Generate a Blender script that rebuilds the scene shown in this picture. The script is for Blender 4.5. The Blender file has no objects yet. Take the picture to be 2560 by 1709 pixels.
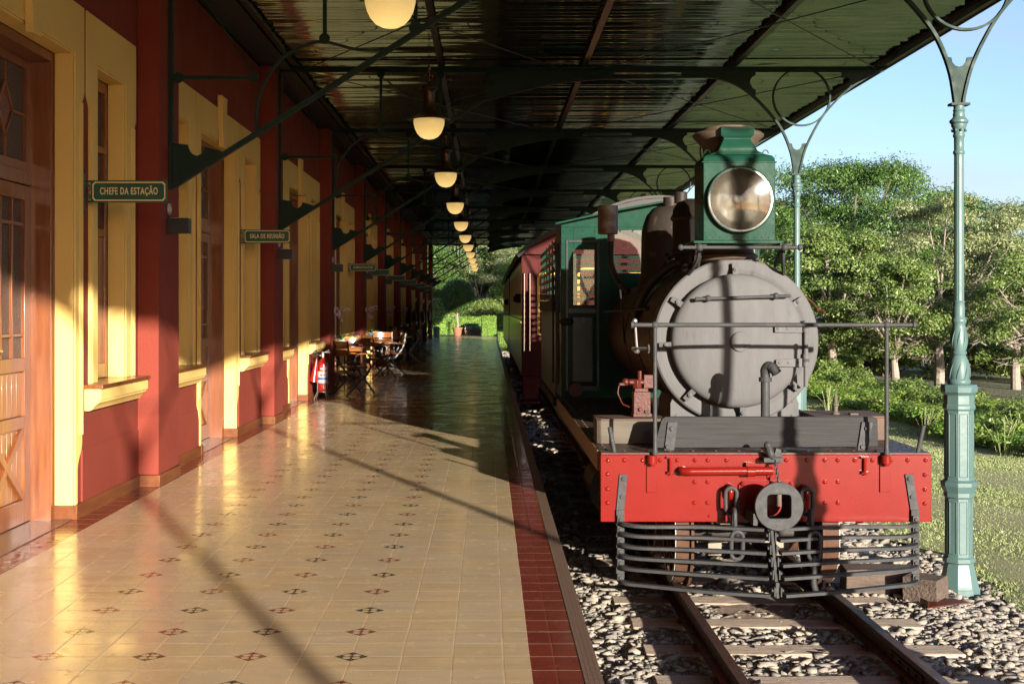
import bpy, bmesh, math, random
import numpy as np
from mathutils import Vector, Matrix
R = math.radians
random.seed(7); rng = np.random.default_rng(7)
sc = bpy.context.scene
COL = sc.collection
PI = math.pi

# ------------------------------------------------------------------ camera, sky, sun
cam = bpy.data.cameras.new('camera'); camo = bpy.data.objects.new('camera', cam); COL.objects.link(camo)
camo.location = (0, 0, 1.40); camo.rotation_euler = (R(90), 0, 0)
cam.sensor_width = 36; cam.lens = 36 * 3300 / 2560
cam.shift_x = 60 / 2560; cam.shift_y = -84.5 / 2560
cam.clip_start = 0.05; cam.clip_end = 5000
sc.camera = camo
SUN_EL, SUN_AZ = R(9.7), R(158.2)
w = bpy.data.worlds.new("World"); sc.world = w; w.use_nodes = True
nt = w.node_tree; bg = nt.nodes['Background']
sky = nt.nodes.new('ShaderNodeTexSky'); sky.sky_type = 'NISHITA'; sky.sun_disc = False
sky.sun_elevation = SUN_EL; sky.sun_rotation = SUN_AZ
sky.air_density = 1.0; sky.dust_density = 1.0; sky.ozone_density = 3.0
# thin low cloud veil near the horizon
_tc = nt.nodes.new('ShaderNodeTexCoord'); _sp = nt.nodes.new('ShaderNodeSeparateXYZ'); nt.links.new(_tc.outputs['Generated'], _sp.inputs[0])
_mp = nt.nodes.new('ShaderNodeMapping'); _mp.inputs['Scale'].default_value = (2.2, 2.2, 9.0); nt.links.new(_tc.outputs['Generated'], _mp.inputs[0])
_no = nt.nodes.new('ShaderNodeTexNoise'); _no.inputs['Scale'].default_value = 2.6; _no.inputs['Detail'].default_value = 7; nt.links.new(_mp.outputs[0], _no.inputs[0])
_r1 = nt.nodes.new('ShaderNodeMapRange'); _r1.inputs[1].default_value = .46; _r1.inputs[2].default_value = .74; _r1.inputs[4].default_value = .55; nt.links.new(_no.outputs[0], _r1.inputs[0])
_r2 = nt.nodes.new('ShaderNodeMapRange'); _r2.inputs[1].default_value = .02; _r2.inputs[2].default_value = .34; _r2.inputs[3].default_value = 1; _r2.inputs[4].default_value = .12; nt.links.new(_sp.outputs[2], _r2.inputs[0])
_mu = nt.nodes.new('ShaderNodeMath'); _mu.operation = 'MULTIPLY'; nt.links.new(_r1.outputs[0], _mu.inputs[0]); nt.links.new(_r2.outputs[0], _mu.inputs[1])
_mx = nt.nodes.new('ShaderNodeMix'); _mx.data_type = 'RGBA'; _mx.inputs[7].default_value = (2.3, 2.35, 2.55, 1); nt.links.new(_mu.outputs[0], _mx.inputs[0]); nt.links.new(sky.outputs[0], _mx.inputs[6])
_ti = nt.nodes.new('ShaderNodeMix'); _ti.data_type = 'RGBA'; _ti.blend_type = 'MULTIPLY'; _ti.inputs[0].default_value = 1; _ti.inputs[7].default_value = (.93, .86, .98, 1)
nt.links.new(_mx.outputs[2], _ti.inputs[6]); nt.links.new(_ti.outputs[2], bg.inputs[0]); bg.inputs[1].default_value = 0.10
sl = bpy.data.lights.new('sun', 'SUN'); sl.energy = 4.8; sl.angle = R(0.55); sl.color = (1.0, 0.92, 0.79)
so = bpy.data.objects.new('sun', sl); COL.objects.link(so)
sd = Vector((-math.sin(SUN_AZ) * math.cos(SUN_EL), -math.cos(SUN_AZ) * math.cos(SUN_EL), -math.sin(SUN_EL)))
so.rotation_euler = sd.to_track_quat('-Z', 'Y').to_euler()
sc.view_settings.view_transform = 'Standard'; sc.view_settings.look = 'None'
sc.view_settings.exposure = 1.68; sc.view_settings.gamma = 1
sc.cycles.max_bounces = 8; sc.cycles.diffuse_bounces = 4; sc.cycles.glossy_bounces = 5
sc.cycles.transmission_bounces = 6; sc.cycles.transparent_max_bounces = 8
sc.cycles.sample_clamp_indirect = 6.0; sc.cycles.caustics_reflective = False; sc.cycles.caustics_refractive = False
sc.cycles.use_denoising = True

# ------------------------------------------------------------------ materials
def nn(t, typ, **kw):
    n = t.nodes.new(typ)
    for k, v in kw.items():
        if k.startswith('i_'): n.inputs[int(k[2:])].default_value = v
        else: setattr(n, k, v)
    return n
def pm(name, c1, c2=None, scale=3.0, rough=0.5, rvar=0.0, bump=0.0, bscale=30.0, metallic=0.0, coat=0.0,
       ior=1.5, spec=.5, stretch=(1, 1, 1), c3=None, spot=0.62, sscale=9.0, emit=None, estr=0.0, coords='pos', detail=6, island=False, brad=0.01):
    m = bpy.data.materials.new(name); m.use_nodes = True; t = m.node_tree; L = t.links.new
    b = t.nodes['Principled BSDF']
    b.inputs['Base Color'].default_value = (*c1, 1); b.inputs['Roughness'].default_value = rough
    b.inputs['Metallic'].default_value = metallic; b.inputs['IOR'].default_value = ior
    b.inputs['Specular IOR Level'].default_value = spec; b.inputs['Coat Weight'].default_value = coat; b.inputs['Coat Roughness'].default_value = 0.08
    if coords == 'pos': g = nn(t, 'ShaderNodeNewGeometry'); src = g.outputs['Position']
    else: g = nn(t, 'ShaderNodeTexCoord'); src = g.outputs['Object']
    mp = nn(t, 'ShaderNodeMapping'); mp.inputs['Scale'].default_value = stretch; L(src, mp.inputs[0])
    if c2 is not None:
        mx = nn(t, 'ShaderNodeMix', data_type='RGBA'); mx.inputs[6].default_value = (*c1, 1); mx.inputs[7].default_value = (*c2, 1)
        if island:
            gi = nn(t, 'ShaderNodeNewGeometry'); L(gi.outputs['Random Per Island'], mx.inputs[0])
        else:
            no = nn(t, 'ShaderNodeTexNoise'); no.inputs['Scale'].default_value = scale; no.inputs['Detail'].default_value = detail
            L(mp.outputs[0], no.inputs[0])
            rp = nn(t, 'ShaderNodeMapRange'); rp.inputs[1].default_value = 0.32; rp.inputs[2].default_value = 0.68
            L(no.outputs[0], rp.inputs[0]); L(rp.outputs[0], mx.inputs[0])
        out = mx.outputs[2]
        if c3 is not None:
            n3 = nn(t, 'ShaderNodeTexNoise'); n3.inputs['Scale'].default_value = sscale; n3.inputs['Detail'].default_value = 8
            L(mp.outputs[0], n3.inputs[0])
            r3 = nn(t, 'ShaderNodeMapRange'); r3.inputs[1].default_value = spot; r3.inputs[2].default_value = spot + 0.08
            L(n3.outputs[0], r3.inputs[0])
            m3 = nn(t, 'ShaderNodeMix', data_type='RGBA'); m3.inputs[7].default_value = (*c3, 1)
            L(r3.outputs[0], m3.inputs[0]); L(out, m3.inputs[6]); out = m3.outputs[2]
        L(out, b.inputs['Base Color'])
    if rvar > 0:
        n2 = nn(t, 'ShaderNodeTexNoise'); n2.inputs['Scale'].default_value = scale * 2.3 + 1; n2.inputs['Detail'].default_value = 5
        L(mp.outputs[0], n2.inputs[0])
        r2 = nn(t, 'ShaderNodeMapRange'); r2.inputs[1].default_value = 0.3; r2.inputs[2].default_value = 0.7
        r2.inputs[3].default_value = max(0.02, rough - rvar); r2.inputs[4].default_value = rough + rvar
        L(n2.outputs[0], r2.inputs[0]); L(r2.outputs[0], b.inputs['Roughness'])
    if bump > 0:
        nb = nn(t, 'ShaderNodeTexNoise'); nb.inputs['Scale'].default_value = bscale; nb.inputs['Detail'].default_value = 5
        L(mp.outputs[0], nb.inputs[0])
        bp = nn(t, 'ShaderNodeBump'); bp.inputs['Strength'].default_value = bump; bp.inputs['Distance'].default_value = brad
        L(nb.outputs[0], bp.inputs['Height']); L(bp.outputs[0], b.inputs['Normal'])
    if emit:
        b.inputs['Emission Color'].default_value = (*emit, 1); b.inputs['Emission Strength'].default_value = estr
    return m
def leafmat(name, c1, c2, trans=0.35, rough=0.45):
    m = bpy.data.materials.new(name); m.use_nodes = True; t = m.node_tree; L = t.links.new
    b = t.nodes['Principled BSDF']; out = t.nodes['Material Output']
    gi = nn(t, 'ShaderNodeNewGeometry')
    mx = nn(t, 'ShaderNodeMix', data_type='RGBA'); mx.inputs[6].default_value = (*c1, 1); mx.inputs[7].default_value = (*c2, 1)
    L(gi.outputs['Random Per Island'], mx.inputs[0])
    no = nn(t, 'ShaderNodeTexNoise'); no.inputs['Scale'].default_value = 0.7; L(gi.outputs['Position'], no.inputs[0])
    hs = nn(t, 'ShaderNodeHueSaturation'); L(mx.outputs[2], hs.inputs['Color'])
    mr = nn(t, 'ShaderNodeMapRange'); mr.inputs[3].default_value = 0.6; mr.inputs[4].default_value = 1.5
    L(no.outputs[0], mr.inputs[0]); L(mr.outputs[0], hs.inputs['Value'])
    L(hs.outputs[0], b.inputs['Base Color']); b.inputs['Roughness'].default_value = rough
    tr = nn(t, 'ShaderNodeBsdfTranslucent'); L(hs.outputs[0], tr.inputs[0])
    ms = nn(t, 'ShaderNodeMixShader'); ms.inputs[0].default_value = trans
    L(b.outputs[0], ms.inputs[1]); L(tr.outputs[0], ms.inputs[2]); L(ms.outputs[0], out.inputs[0])
    return m

M = {}
M['yellow'] = pm('yellow_plaster', (0.686, 0.4848, 0.1626), (0.637, 0.4343, 0.1416), 2.0, 0.78, bump=0.15, bscale=60, c3=(0.588, 0.4242, 0.1574), spot=.66, sscale=2.2, spec=.25)
M['redwall'] = pm('red_plaster', (0.1877, 0.03275, 0.01868), (0.1618, 0.02621, 0.01578), 1.2, 0.78, bump=0.22, bscale=45, rvar=.06, c3=(0.1516, 0.0366, 0.02259), spot=.64, sscale=1.6, spec=.25)
M['wood'] = pm('varnished_wood', (0.207, 0.06613, 0.02013), (0.1323, 0.03703, 0.0115), 5, 0.33, bump=0.1, bscale=14, stretch=(6, 6, .5), coat=.3)
M['woodlight'] = pm('light_varnished_wood', (0.25, 0.1008, 0.03), (0.18, 0.0624, 0.0175), 5, 0.35, bump=0.1, bscale=14, stretch=(7, 7, .5), coat=.3)
M['basewood'] = pm('stained_skirting', (0.165, 0.055, 0.01925), (0.11, 0.0341, 0.011), 4, 0.45, stretch=(4, .6, 4), coat=0, spec=.25)
M['glass_tex'] = pm('rippled_glass', (0.05, 0.0375, 0.0275), (0.085, 0.065, 0.05), 60, 0.12, bump=0.9, bscale=90, ior=1.6, brad=.02)
M['glass_amber'] = pm('amber_glass', (0.10, 0.02, 0.008), (0.14, 0.035, 0.012), 30, 0.1, bump=0.5, bscale=70, ior=1.6)
M['brass'] = pm('brass', (0.56, 0.385, 0.154), (0.42, 0.28, 0.105), 10, 0.22, metallic=1)
M['dgreen'] = pm('dark_green_paint', (0.0156, 0.0312, 0.0264), (0.0192, 0.036, 0.03), 4, 0.52, rvar=.1, bump=.06, bscale=20, spec=.08)
M['colgreen'] = pm('column_green_paint', (0.07084, 0.1214, 0.1161), (0.05852, 0.1052, 0.1004), 3, 0.42, rvar=.1, bump=.12, bscale=25, c3=(0.09856, 0.1833, 0.1758), spot=.9, spec=.3)
M['signgreen'] = pm('sign_green', (0.008, 0.07, 0.04), (0.006, 0.055, 0.032), 6, 0.4)
M['cream'] = pm('sign_cream', (0.648, 0.504, 0.27), None, rough=0.5)
M['locogreen'] = pm('locomotive_green', (0.00595, 0.0315, 0.0196), (0.0084, 0.0392, 0.0245), 5, 0.24, rvar=.04, bump=.07, bscale=9, coat=.0, c3=(0.03683, 0.08288, 0.05765), spot=.9, sscale=22, brad=.02, spec=.06)
M['locodark'] = pm('cab_dark_green', (0.0024, 0.0088, 0.0068), (0.0036, 0.012, 0.0088), 5, 0.3, rvar=.03, bump=.06, bscale=15, coat=.0, spec=.3)
M['grey'] = pm('grey_iron_paint', (0.09312, 0.09056, 0.09186), (0.08216, 0.07961, 0.0806), 5, 0.72, rvar=.05, bump=.12, bscale=25, c3=(0.062, 0.056, 0.050), spot=.66, sscale=5, stretch=(2.5, 2.5, .6), spec=.18)
M['dgrey'] = pm('dark_iron', (0.03795, 0.03795, 0.03894), (0.02805, 0.02805, 0.02904), 8, 0.58, rvar=.12, bump=.2, bscale=60, c3=(0.0561, 0.05445, 0.0528), spot=.66, sscale=30, spec=.2)
M['bblack'] = pm('sooty_black', (0.0132, 0.011, 0.00968), (0.0242, 0.0176, 0.0132), 4, 0.55, bump=.2, bscale=18, c3=(0.0484, 0.0264, 0.0154), spot=.62, spec=.2)
M['boiler'] = pm('boiler_brown', (0.0572, 0.0286, 0.01232), (0.0396, 0.0198, 0.00968), 3, 0.45, rvar=.1, bump=.15, bscale=8, stretch=(1, 3, 1), c3=(0.0704, 0.0396, 0.0198), spot=.62, spec=.2)
M['cap'] = pm('rusty_cap', (0.093, 0.0651, 0.0465), (0.0558, 0.0403, 0.031), 4, 0.6, bump=.2, bscale=20, spec=.2)
M['dome'] = pm('rusty_dome', (0.04147, 0.03305, 0.02592), (0.02419, 0.02021, 0.01814), 4, 0.55, bump=.2, bscale=20, c3=(0.08296, 0.05443, 0.03456), spot=.6, spec=.2)
M['red'] = pm('red_enamel', (0.1498, 0.007749, 0.005222), (0.1354, 0.006194, 0.004243), 6, 0.19, rvar=.0, bump=.10, bscale=130, coat=.12, c3=(0.085, 0.012, 0.009), spot=.70, sscale=14, brad=.006, spec=.35)
M['redpart'] = pm('red_oxide_paint', (0.06399, 0.009779, 0.004977), (0.04977, 0.007112, 0.003909), 12, 0.4, bump=.2, bscale=60, c3=(0.03199, 0.01066, 0.005334), spot=.62, spec=.25)
M['rust'] = pm('rail_rust', (0.06325, 0.02475, 0.0143), (0.04675, 0.0187, 0.011), 9, 0.42, rvar=.1, bump=.25, bscale=80, c3=(0.1045, 0.044, 0.022), spot=.6, spec=.2)
M['rusttop'] = pm('rail_head', (0.054, 0.03105, 0.02295), (0.0405, 0.02295, 0.01755), 12, 0.36, rvar=.08, bump=.1, bscale=90, stretch=(1, .2, 1), spec=.2)
M['deck'] = pm('deck_plate', (0.0425, 0.025, 0.018), (0.065, 0.0425, 0.03), 6, 0.45, rvar=.15, bump=.2, bscale=30, c3=(0.03, 0.015, 0.01), spot=.6, spec=.2)
M['deckedge'] = pm('deck_edge', (0.1764, 0.0882, 0.042), (0.1428, 0.0672, 0.0336), 6, 0.5, bump=.1, bscale=30)
M['tin'] = pm('rusty_tin', (0.1638, 0.1092, 0.0819), (0.1201, 0.07098, 0.04914), 14, 0.45, bump=.15, bscale=40, c3=(0.1966, 0.1638, 0.142), spot=.52, metallic=.3)
M['boxwood'] = pm('grey_weathered_box', (0.09978, 0.08466, 0.06654), (0.0756, 0.06198, 0.04838), 3, 0.75, bump=.3, bscale=20, stretch=(.6, 3, 4), spec=.2)
M['boxtop'] = pm('rusty_box_top', (0.0792, 0.036, 0.018), (0.054, 0.0252, 0.0144), 5, 0.7, bump=.3, bscale=30)
M['sleeper'] = pm('weathered_sleeper', (0.44, 0.345, 0.265), (0.28, 0.21, 0.155), 5, 0.85, bump=.8, bscale=16, stretch=(.5, 6, 6), c3=(0.0598, 0.03887, 0.02691), spot=.64, brad=.02)
M['timber'] = pm('old_timber', (0.11, 0.08, 0.062), (0.07, 0.052, 0.042), 6, 0.85, bump=.8, bscale=16, stretch=(.6, 5, 5), spec=.2, brad=.02)
M['tread'] = pm('wheel_tread', (0.085, 0.045, 0.03), (0.06, 0.032, 0.022), 9, 0.7, bump=.2, bscale=60, spec=.1)
M['stone'] = pm('ballast_stone', (0.2916, 0.2506, 0.1998), (0.1782, 0.1598, 0.1404), 3, 0.85, island=True, bump=.4, bscale=200, c3=(0.2808, 0.1755, 0.1053), spot=.66, sscale=6, spec=.2)
M['bed'] = pm('ballast_bed', (0.4688, 0.3869, 0.3047), (0.3047, 0.2579, 0.211), 30, 0.95, bump=1, bscale=60, brad=.03, c3=(0.5271, 0.4745, 0.4219), spot=.55, sscale=45)
M['dirt'] = pm('dirt', (0.085, 0.055, 0.033), (0.045, 0.048, 0.018), .5, 0.95, bump=.7, bscale=40, brad=.03)
M['lawn'] = pm('lawn_soil', (0.2448, 0.255, 0.102), (0.306, 0.2754, 0.1428), 1.3, 0.95, bump=1, bscale=70, brad=.03, c3=(0.153, 0.1734, 0.051), spot=.55, sscale=40)
M['grass'] = pm('grass_blades', (0.1625, 0.2313, 0.0625), (0.2875, 0.3063, 0.125), 3, 0.6, island=True)
M['terracotta'] = pm('terracotta', (0.27, 0.108, 0.054), (0.2268, 0.0864, 0.0432), 6, 0.7)
M['kerbiron'] = None
M['iron'] = pm('black_wrought_iron', (0.018, 0.018, 0.018), None, rough=0.35)
M['chairwood'] = pm('chair_wood', (0.21, 0.0775, 0.02), (0.15, 0.05, 0.014), 9, 0.25, coat=.5, stretch=(1, 1, 4))
M['copper'] = pm('aged_copper', (0.08, 0.035, 0.0175), (0.035, 0.0225, 0.015), 9, 0.38, metallic=.6)
M['globe'] = pm('opal_glass', (0.30, 0.22, 0.10), None, rough=0.25, emit=(1.0, 0.66, 0.22), estr=0.20)
M['black'] = pm('black_plastic', (0.015, 0.015, 0.016), None, rough=0.4)
M['white'] = pm('white_plastic', (0.372, 0.36, 0.33), None, rough=0.4)
M['extred'] = pm('extinguisher_red', (0.2257, 0.0091, 0.00546), None, rough=0.22, coat=.5)
M['blue'] = pm('label_blue', (0.03, 0.06, 0.30), None, rough=0.4)
M['chrome'] = pm('chrome', (0.75, 0.73, 0.70), None, rough=0.15, metallic=1)
M['steel'] = pm('galvanised_steel', (0.315, 0.308, 0.294), None, rough=0.35, metallic=.8)
M['carred'] = pm('carriage_red', (0.05569, 0.005405, 0.004423), (0.0475, 0.004423, 0.003734), 4, 0.7, bump=.1, bscale=12, spec=.2)
M['caryellow'] = pm('carriage_yellow', (0.66, 0.42, 0.06), (0.58, 0.36, 0.05), 4, 0.35, coat=.3)
M['carcream'] = pm('carriage_cream', (0.252, 0.216, 0.144), (0.216, 0.18, 0.12), 4, 0.4, coat=.3)
M['carroof'] = pm('carriage_roof', (0.01575, 0.0126, 0.01125), (0.0225, 0.018, 0.01485), 4, 0.5, spec=.25)
M['trimyellow'] = pm('trim_yellow', (0.56, 0.35, 0.042), None, rough=0.4)
M['potblue'] = pm('blue_pot', (0.072, 0.132, 0.228), None, rough=0.3)
M['potwhite'] = pm('white_pot', (0.341, 0.3025, 0.264), None, rough=0.4)
M['petal'] = pm('orchid_petal', (0.7254, 0.4914, 0.702), (0.8424, 0.6435, 0.819), 10, 0.6, island=True)
M['bark'] = pm('bark', (0.144, 0.105, 0.072), (0.09, 0.063, 0.045), 8, 0.9, bump=.8, bscale=14, stretch=(1, 1, .3), brad=.03)
M['barkpale'] = pm('pale_bark', (0.25, 0.21, 0.17), (0.19, 0.155, 0.125), 8, 0.85, bump=.5, bscale=14)
M['lf_dark'] = leafmat('leaf_dark', (0.05457, 0.1187, 0.02194), (0.1201, 0.2055, 0.04388))
M['lf_mid'] = leafmat('leaf_mid', (0.09017, 0.155, 0.03229), (0.1968, 0.2526, 0.06458))
M['lf_olive'] = leafmat('leaf_olive', (0.148, 0.1878, 0.0693), (0.2846, 0.3074, 0.1386))
M['lf_lime'] = leafmat('leaf_lime', (0.1207, 0.21, 0.0315), (0.3019, 0.3675, 0.0735), .45)
M['lf_hedge'] = leafmat('leaf_hedge', (0.1344, 0.2688, 0.0336), (0.2688, 0.4032, 0.0672), .45)
M['lf_orchid'] = leafmat('leaf_orchid', (0.03, 0.12, 0.03), (0.05, 0.18, 0.04), .15, .3)
M['straw'] = pm('dry_stalk', (0.30, 0.28, 0.14), (0.14, 0.19, 0.06), 3, 0.8, island=True)
def globe_glow(m):
    t = m.node_tree; b = t.nodes['Principled BSDF']; g = t.nodes.new('ShaderNodeNewGeometry'); sp = t.nodes.new('ShaderNodeSeparateXYZ'); t.links.new(g.outputs['Normal'], sp.inputs[0])
    mr = t.nodes.new('ShaderNodeMapRange'); mr.inputs[1].default_value = -1; mr.inputs[2].default_value = 0; mr.inputs[3].default_value = .36; mr.inputs[4].default_value = .17
    t.links.new(sp.outputs[2], mr.inputs[0]); t.links.new(mr.outputs[0], b.inputs['Emission Strength'])
globe_glow(M['globe'])
def glassmat():
    m = bpy.data.materials.new('clear_glass'); m.use_nodes = True; t = m.node_tree; L = t.links.new
    out = t.nodes['Material Output']; gl = nn(t, 'ShaderNodeBsdfGlossy'); gl.inputs['Roughness'].default_value = .03
    tr = nn(t, 'ShaderNodeBsdfTransparent'); tr.inputs[0].default_value = (.80, .82, .80, 1)
    df = nn(t, 'ShaderNodeBsdfDiffuse'); df.inputs[0].default_value = (.55, .52, .46, 1)
    fr = nn(t, 'ShaderNodeFresnel'); fr.inputs[0].default_value = 1.5
    m1 = nn(t, 'ShaderNodeMixShader'); m1.inputs[0].default_value = .12; L(tr.outputs[0], m1.inputs[1]); L(df.outputs[0], m1.inputs[2])
    m2 = nn(t, 'ShaderNodeMixShader'); L(fr.outputs[0], m2.inputs[0]); L(m1.outputs[0], m2.inputs[1]); L(gl.outputs[0], m2.inputs[2])
    L(m2.outputs[0], out.inputs[0]); return m
M['glass'] = glassmat()
M['lens'] = glassmat(); M['lens'].name = 'dusty_lens'
for _n in M['lens'].node_tree.nodes:
    if _n.type == 'BSDF_GLOSSY': _n.inputs['Roughness'].default_value = .05
    if _n.type == 'BSDF_DIFFUSE': _n.inputs[0].default_value = (.10, .085, .065, 1)
    if _n.type == 'MIX_SHADER' and not _n.inputs[0].is_linked: _n.inputs[0].default_value = .22
M['roof'] = pm('glossy_roof_sheet', (0.23, 0.3, 0.23), (0.27, 0.35, 0.27), 1.5, 0.07, rvar=.02, metallic=.95, bump=.12, bscale=5)
M['soffit'] = pm('soffit_paint', (0.012, 0.020, 0.016), None, rough=.5)

class NG:
    """tiny helper for node maths"""
    def __init__(s, name):
        s.m = bpy.data.materials.new(name); s.m.use_nodes = True; s.t = s.m.node_tree; s.L = s.t.links.new
        s.b = s.t.nodes['Principled BSDF']
    def ma(s, op, a, b=None, c=None):
        n = s.t.nodes.new('ShaderNodeMath'); n.operation = op
        for i, v in enumerate((a, b, c)):
            if v is None: continue
            if isinstance(v, (int, float)): n.inputs[i].default_value = v
            else: s.L(v, n.inputs[i])
        return n.outputs[0]
    def mix(s, f, a, b):
        n = nn(s.t, 'ShaderNodeMix', data_type='RGBA')
        for i, v in ((0, f), (6, a), (7, b)):
            if isinstance(v, (int, float)): n.inputs[i].default_value = v
            elif isinstance(v, tuple): n.inputs[i].default_value = (*v, 1)
            else: s.L(v, n.inputs[i])
        return n.outputs[2]
    def noise(s, scale, vec, detail=5, out=0):
        n = nn(s.t, 'ShaderNodeTexNoise'); n.inputs['Scale'].default_value = scale; n.inputs['Detail'].default_value = detail
        s.L(vec, n.inputs[0]); return n.outputs[out]
    def rng(s, v, a, b, c=0., d=1.):
        n = nn(s.t, 'ShaderNodeMapRange'); s.L(v, n.inputs[0])
        for i, k in enumerate((a, b, c, d)): n.inputs[i + 1].default_value = k
        return n.outputs[0]

def tile_floor_mat():
    g = NG('patterned_floor_tiles'); ma = g.ma
    geo = nn(g.t, 'ShaderNodeNewGeometry'); sep = nn(g.t, 'ShaderNodeSeparateXYZ'); g.L(geo.outputs['Position'], sep.inputs[0])
    P = 0.2035
    # slight hand-laid wobble
    wob = g.noise(1.7, geo.outputs['Position'], 3, 1)
    ws = nn(g.t, 'ShaderNodeSeparateColor'); g.L(wob, ws.inputs[0])
    x = ma('ADD', sep.outputs[0], ma('MULTIPLY', ma('SUBTRACT', ws.outputs[0], .5), .010))
    y = ma('ADD', sep.outputs[1], ma('MULTIPLY', ma('SUBTRACT', ws.outputs[1], .5), .010))
    tx = ma('DIVIDE', ma('ADD', x, 0.549), P); ty = ma('DIVIDE', ma('SUBTRACT', y, 5.31), P)
    fx = ma('ABSOLUTE', ma('SUBTRACT', ma('FRACT', ma('ADD', tx, .5)), .5)); fy = ma('ABSOLUTE', ma('SUBTRACT', ma('FRACT', ma('ADD', ty, .5)), .5))
    gl = ma('MINIMUM', fx, fy)                               # distance to grid line in tiles
    grout = ma('LESS_THAN', gl, 0.0090)
    # diamonds at every second crossing
    hx = ma('DIVIDE', tx, 2.0); hy = ma('DIVIDE', ty, 2.0)
    dx = ma('MULTIPLY', ma('ABSOLUTE', ma('SUBTRACT', ma('FRACT', ma('ADD', hx, .5)), .5)), 2 * P)
    dy = ma('MULTIPLY', ma('ABSOLUTE', ma('SUBTRACT', ma('FRACT', ma('ADD', hy, .5)), .5)), 2 * P)
    d = ma('ADD', dx, dy)
    reg = ma('MULTIPLY', ma('GREATER_THAN', x, -1.90), ma('LESS_THAN', x, -0.40))
    ins = ma('MULTIPLY', ma('LESS_THAN', d, 0.069), reg)
    cx = ma('SUBTRACT', dx, .0195); cy = ma('SUBTRACT', dy, .0195)
    rr = ma('SQRT', ma('ADD', ma('MULTIPLY', cx, cx), ma('MULTIPLY', cy, cy)))
    lobe = ma('LESS_THAN', rr, 0.0165)
    light = ma('MULTIPLY', lobe, ma('LESS_THAN', d, .0595))
    edge = ma('MULTIPLY', ma('GREATER_THAN', d, .069), ma('MULTIPLY', ma('LESS_THAN', d, .0715), reg))
    dark = ma('MULTIPLY', ins, ma('SUBTRACT', 1.0, light))
    grout = ma('MAXIMUM', ma('MULTIPLY', grout, ma('SUBTRACT', 1.0, ins)), edge)
    par = ma('FRACT', ma('MULTIPLY', ma('ADD', ma('ROUND', hx), ma('ROUND', hy)), .5))
    parc = g.mix(ma('GREATER_THAN', ma('ABSOLUTE', par), .25), (0.085, 0.072, 0.05), (0.24, 0.085, 0.055))
    # tile tone
    tid = nn(g.t, 'ShaderNodeCombineXYZ'); g.L(ma('FLOOR', tx), tid.inputs[0]); g.L(ma('FLOOR', ty), tid.inputs[1])
    wn = nn(g.t, 'ShaderNodeTexWhiteNoise', noise_dimensions='3D'); g.L(tid.outputs[0], wn.inputs[0])
    va = nn(g.t, 'ShaderNodeVectorMath', operation='ADD'); vm = nn(g.t, 'ShaderNodeVectorMath', operation='SCALE'); vm.inputs['Scale'].default_value = 9
    g.L(wn.outputs[1], vm.inputs[0]); g.L(geo.outputs['Position'], va.inputs[0]); g.L(vm.outputs[0], va.inputs[1])
    marb = g.rng(g.noise(5, va.outputs[0], 7), .3, .7)
    cA = g.mix(marb, (0.62, 0.45, 0.24), (0.53, 0.385, 0.21))
    cB = g.mix(g.rng(wn.outputs[0], 0, 1, 0, .55), cA, (0.52, 0.42, 0.30))
    big = g.rng(g.noise(.9, geo.outputs['Position'], 3), .35, .7, 0, .35)
    cB = g.mix(big, cB, (0.46, 0.35, 0.23))
    red = ma('MAXIMUM', ma('GREATER_THAN', x, 0.167), ma('LESS_THAN', x, -2.56))
    cR = g.mix(marb, (0.20, 0.040, 0.025), (0.15, 0.030, 0.02))
    dirt = g.rng(g.noise(.55, geo.outputs['Position'], 9), .48, .72, 0, .28)
    cB = g.mix(dirt, cB, (0.36, 0.27, 0.17))
    col = g.mix(red, cB, cR)
    grc = ma('MAXIMUM', grout, 0)
    bl = ma('LESS_THAN', ma('MINIMUM', ma('ABSOLUTE', ma('SUBTRACT', x, .167)), ma('ABSOLUTE', ma('ADD', x, 2.56))), .0018)
    # no lengthwise grout inside the red border
    gy = ma('LESS_THAN', fy, 0.0095)
    grf = g.mix(red, grc, gy)
    sb = nn(g.t, 'ShaderNodeSeparateColor'); g.L(grf, sb.inputs[0])
    gm = ma('MAXIMUM', sb.outputs[0], bl)
    gcol = g.mix(g.rng(g.noise(3, geo.outputs['Position'], 3), .35, .65), (0.70, 0.50, 0.32), (0.40, 0.28, 0.17))
    col = g.mix(gm, col, gcol); col = g.mix(dark, col, parc)
    g.L(col, g.b.inputs['Base Color'])
    rg = g.rng(g.noise(2.2, geo.outputs['Position'], 6), .3, .7, .09, .25)
    scf = g.rng(g.noise(14, geo.outputs['Position'], 8), .58, .72, 0, .22)
    g.L(ma('ADD', ma('ADD', rg, scf), ma('MULTIPLY', gm, .3)), g.b.inputs['Roughness'])
    g.b.inputs['IOR'].default_value = 1.52
    # relief: recessed joints, each tile very slightly tilted, soft waviness across
    wv = nn(g.t, 'ShaderNodeMapping'); wv.inputs['Scale'].default_value = (1.2, 6, 1); g.L(geo.outputs['Position'], wv.inputs[0])
    h1 = ma('MULTIPLY', g.noise(2.0, wv.outputs[0], 2), .0016)
    h2 = ma('MULTIPLY', ma('MINIMUM', gl, .03), .02)
    ty2 = ma('MULTIPLY', ma('MULTIPLY', ma('SUBTRACT', wn.outputs[0], .5), ma('FRACT', ty)), .0011)
    bp = nn(g.t, 'ShaderNodeBump'); bp.inputs['Distance'].default_value = 1; bp.inputs['Strength'].default_value = .8
    g.L(ma('ADD', ma('ADD', h1, h2), ty2), bp.inputs['Height']); g.L(bp.outputs[0], g.b.inputs['Normal'])
    return g.m
M['tiles'] = tile_floor_mat()
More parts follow.
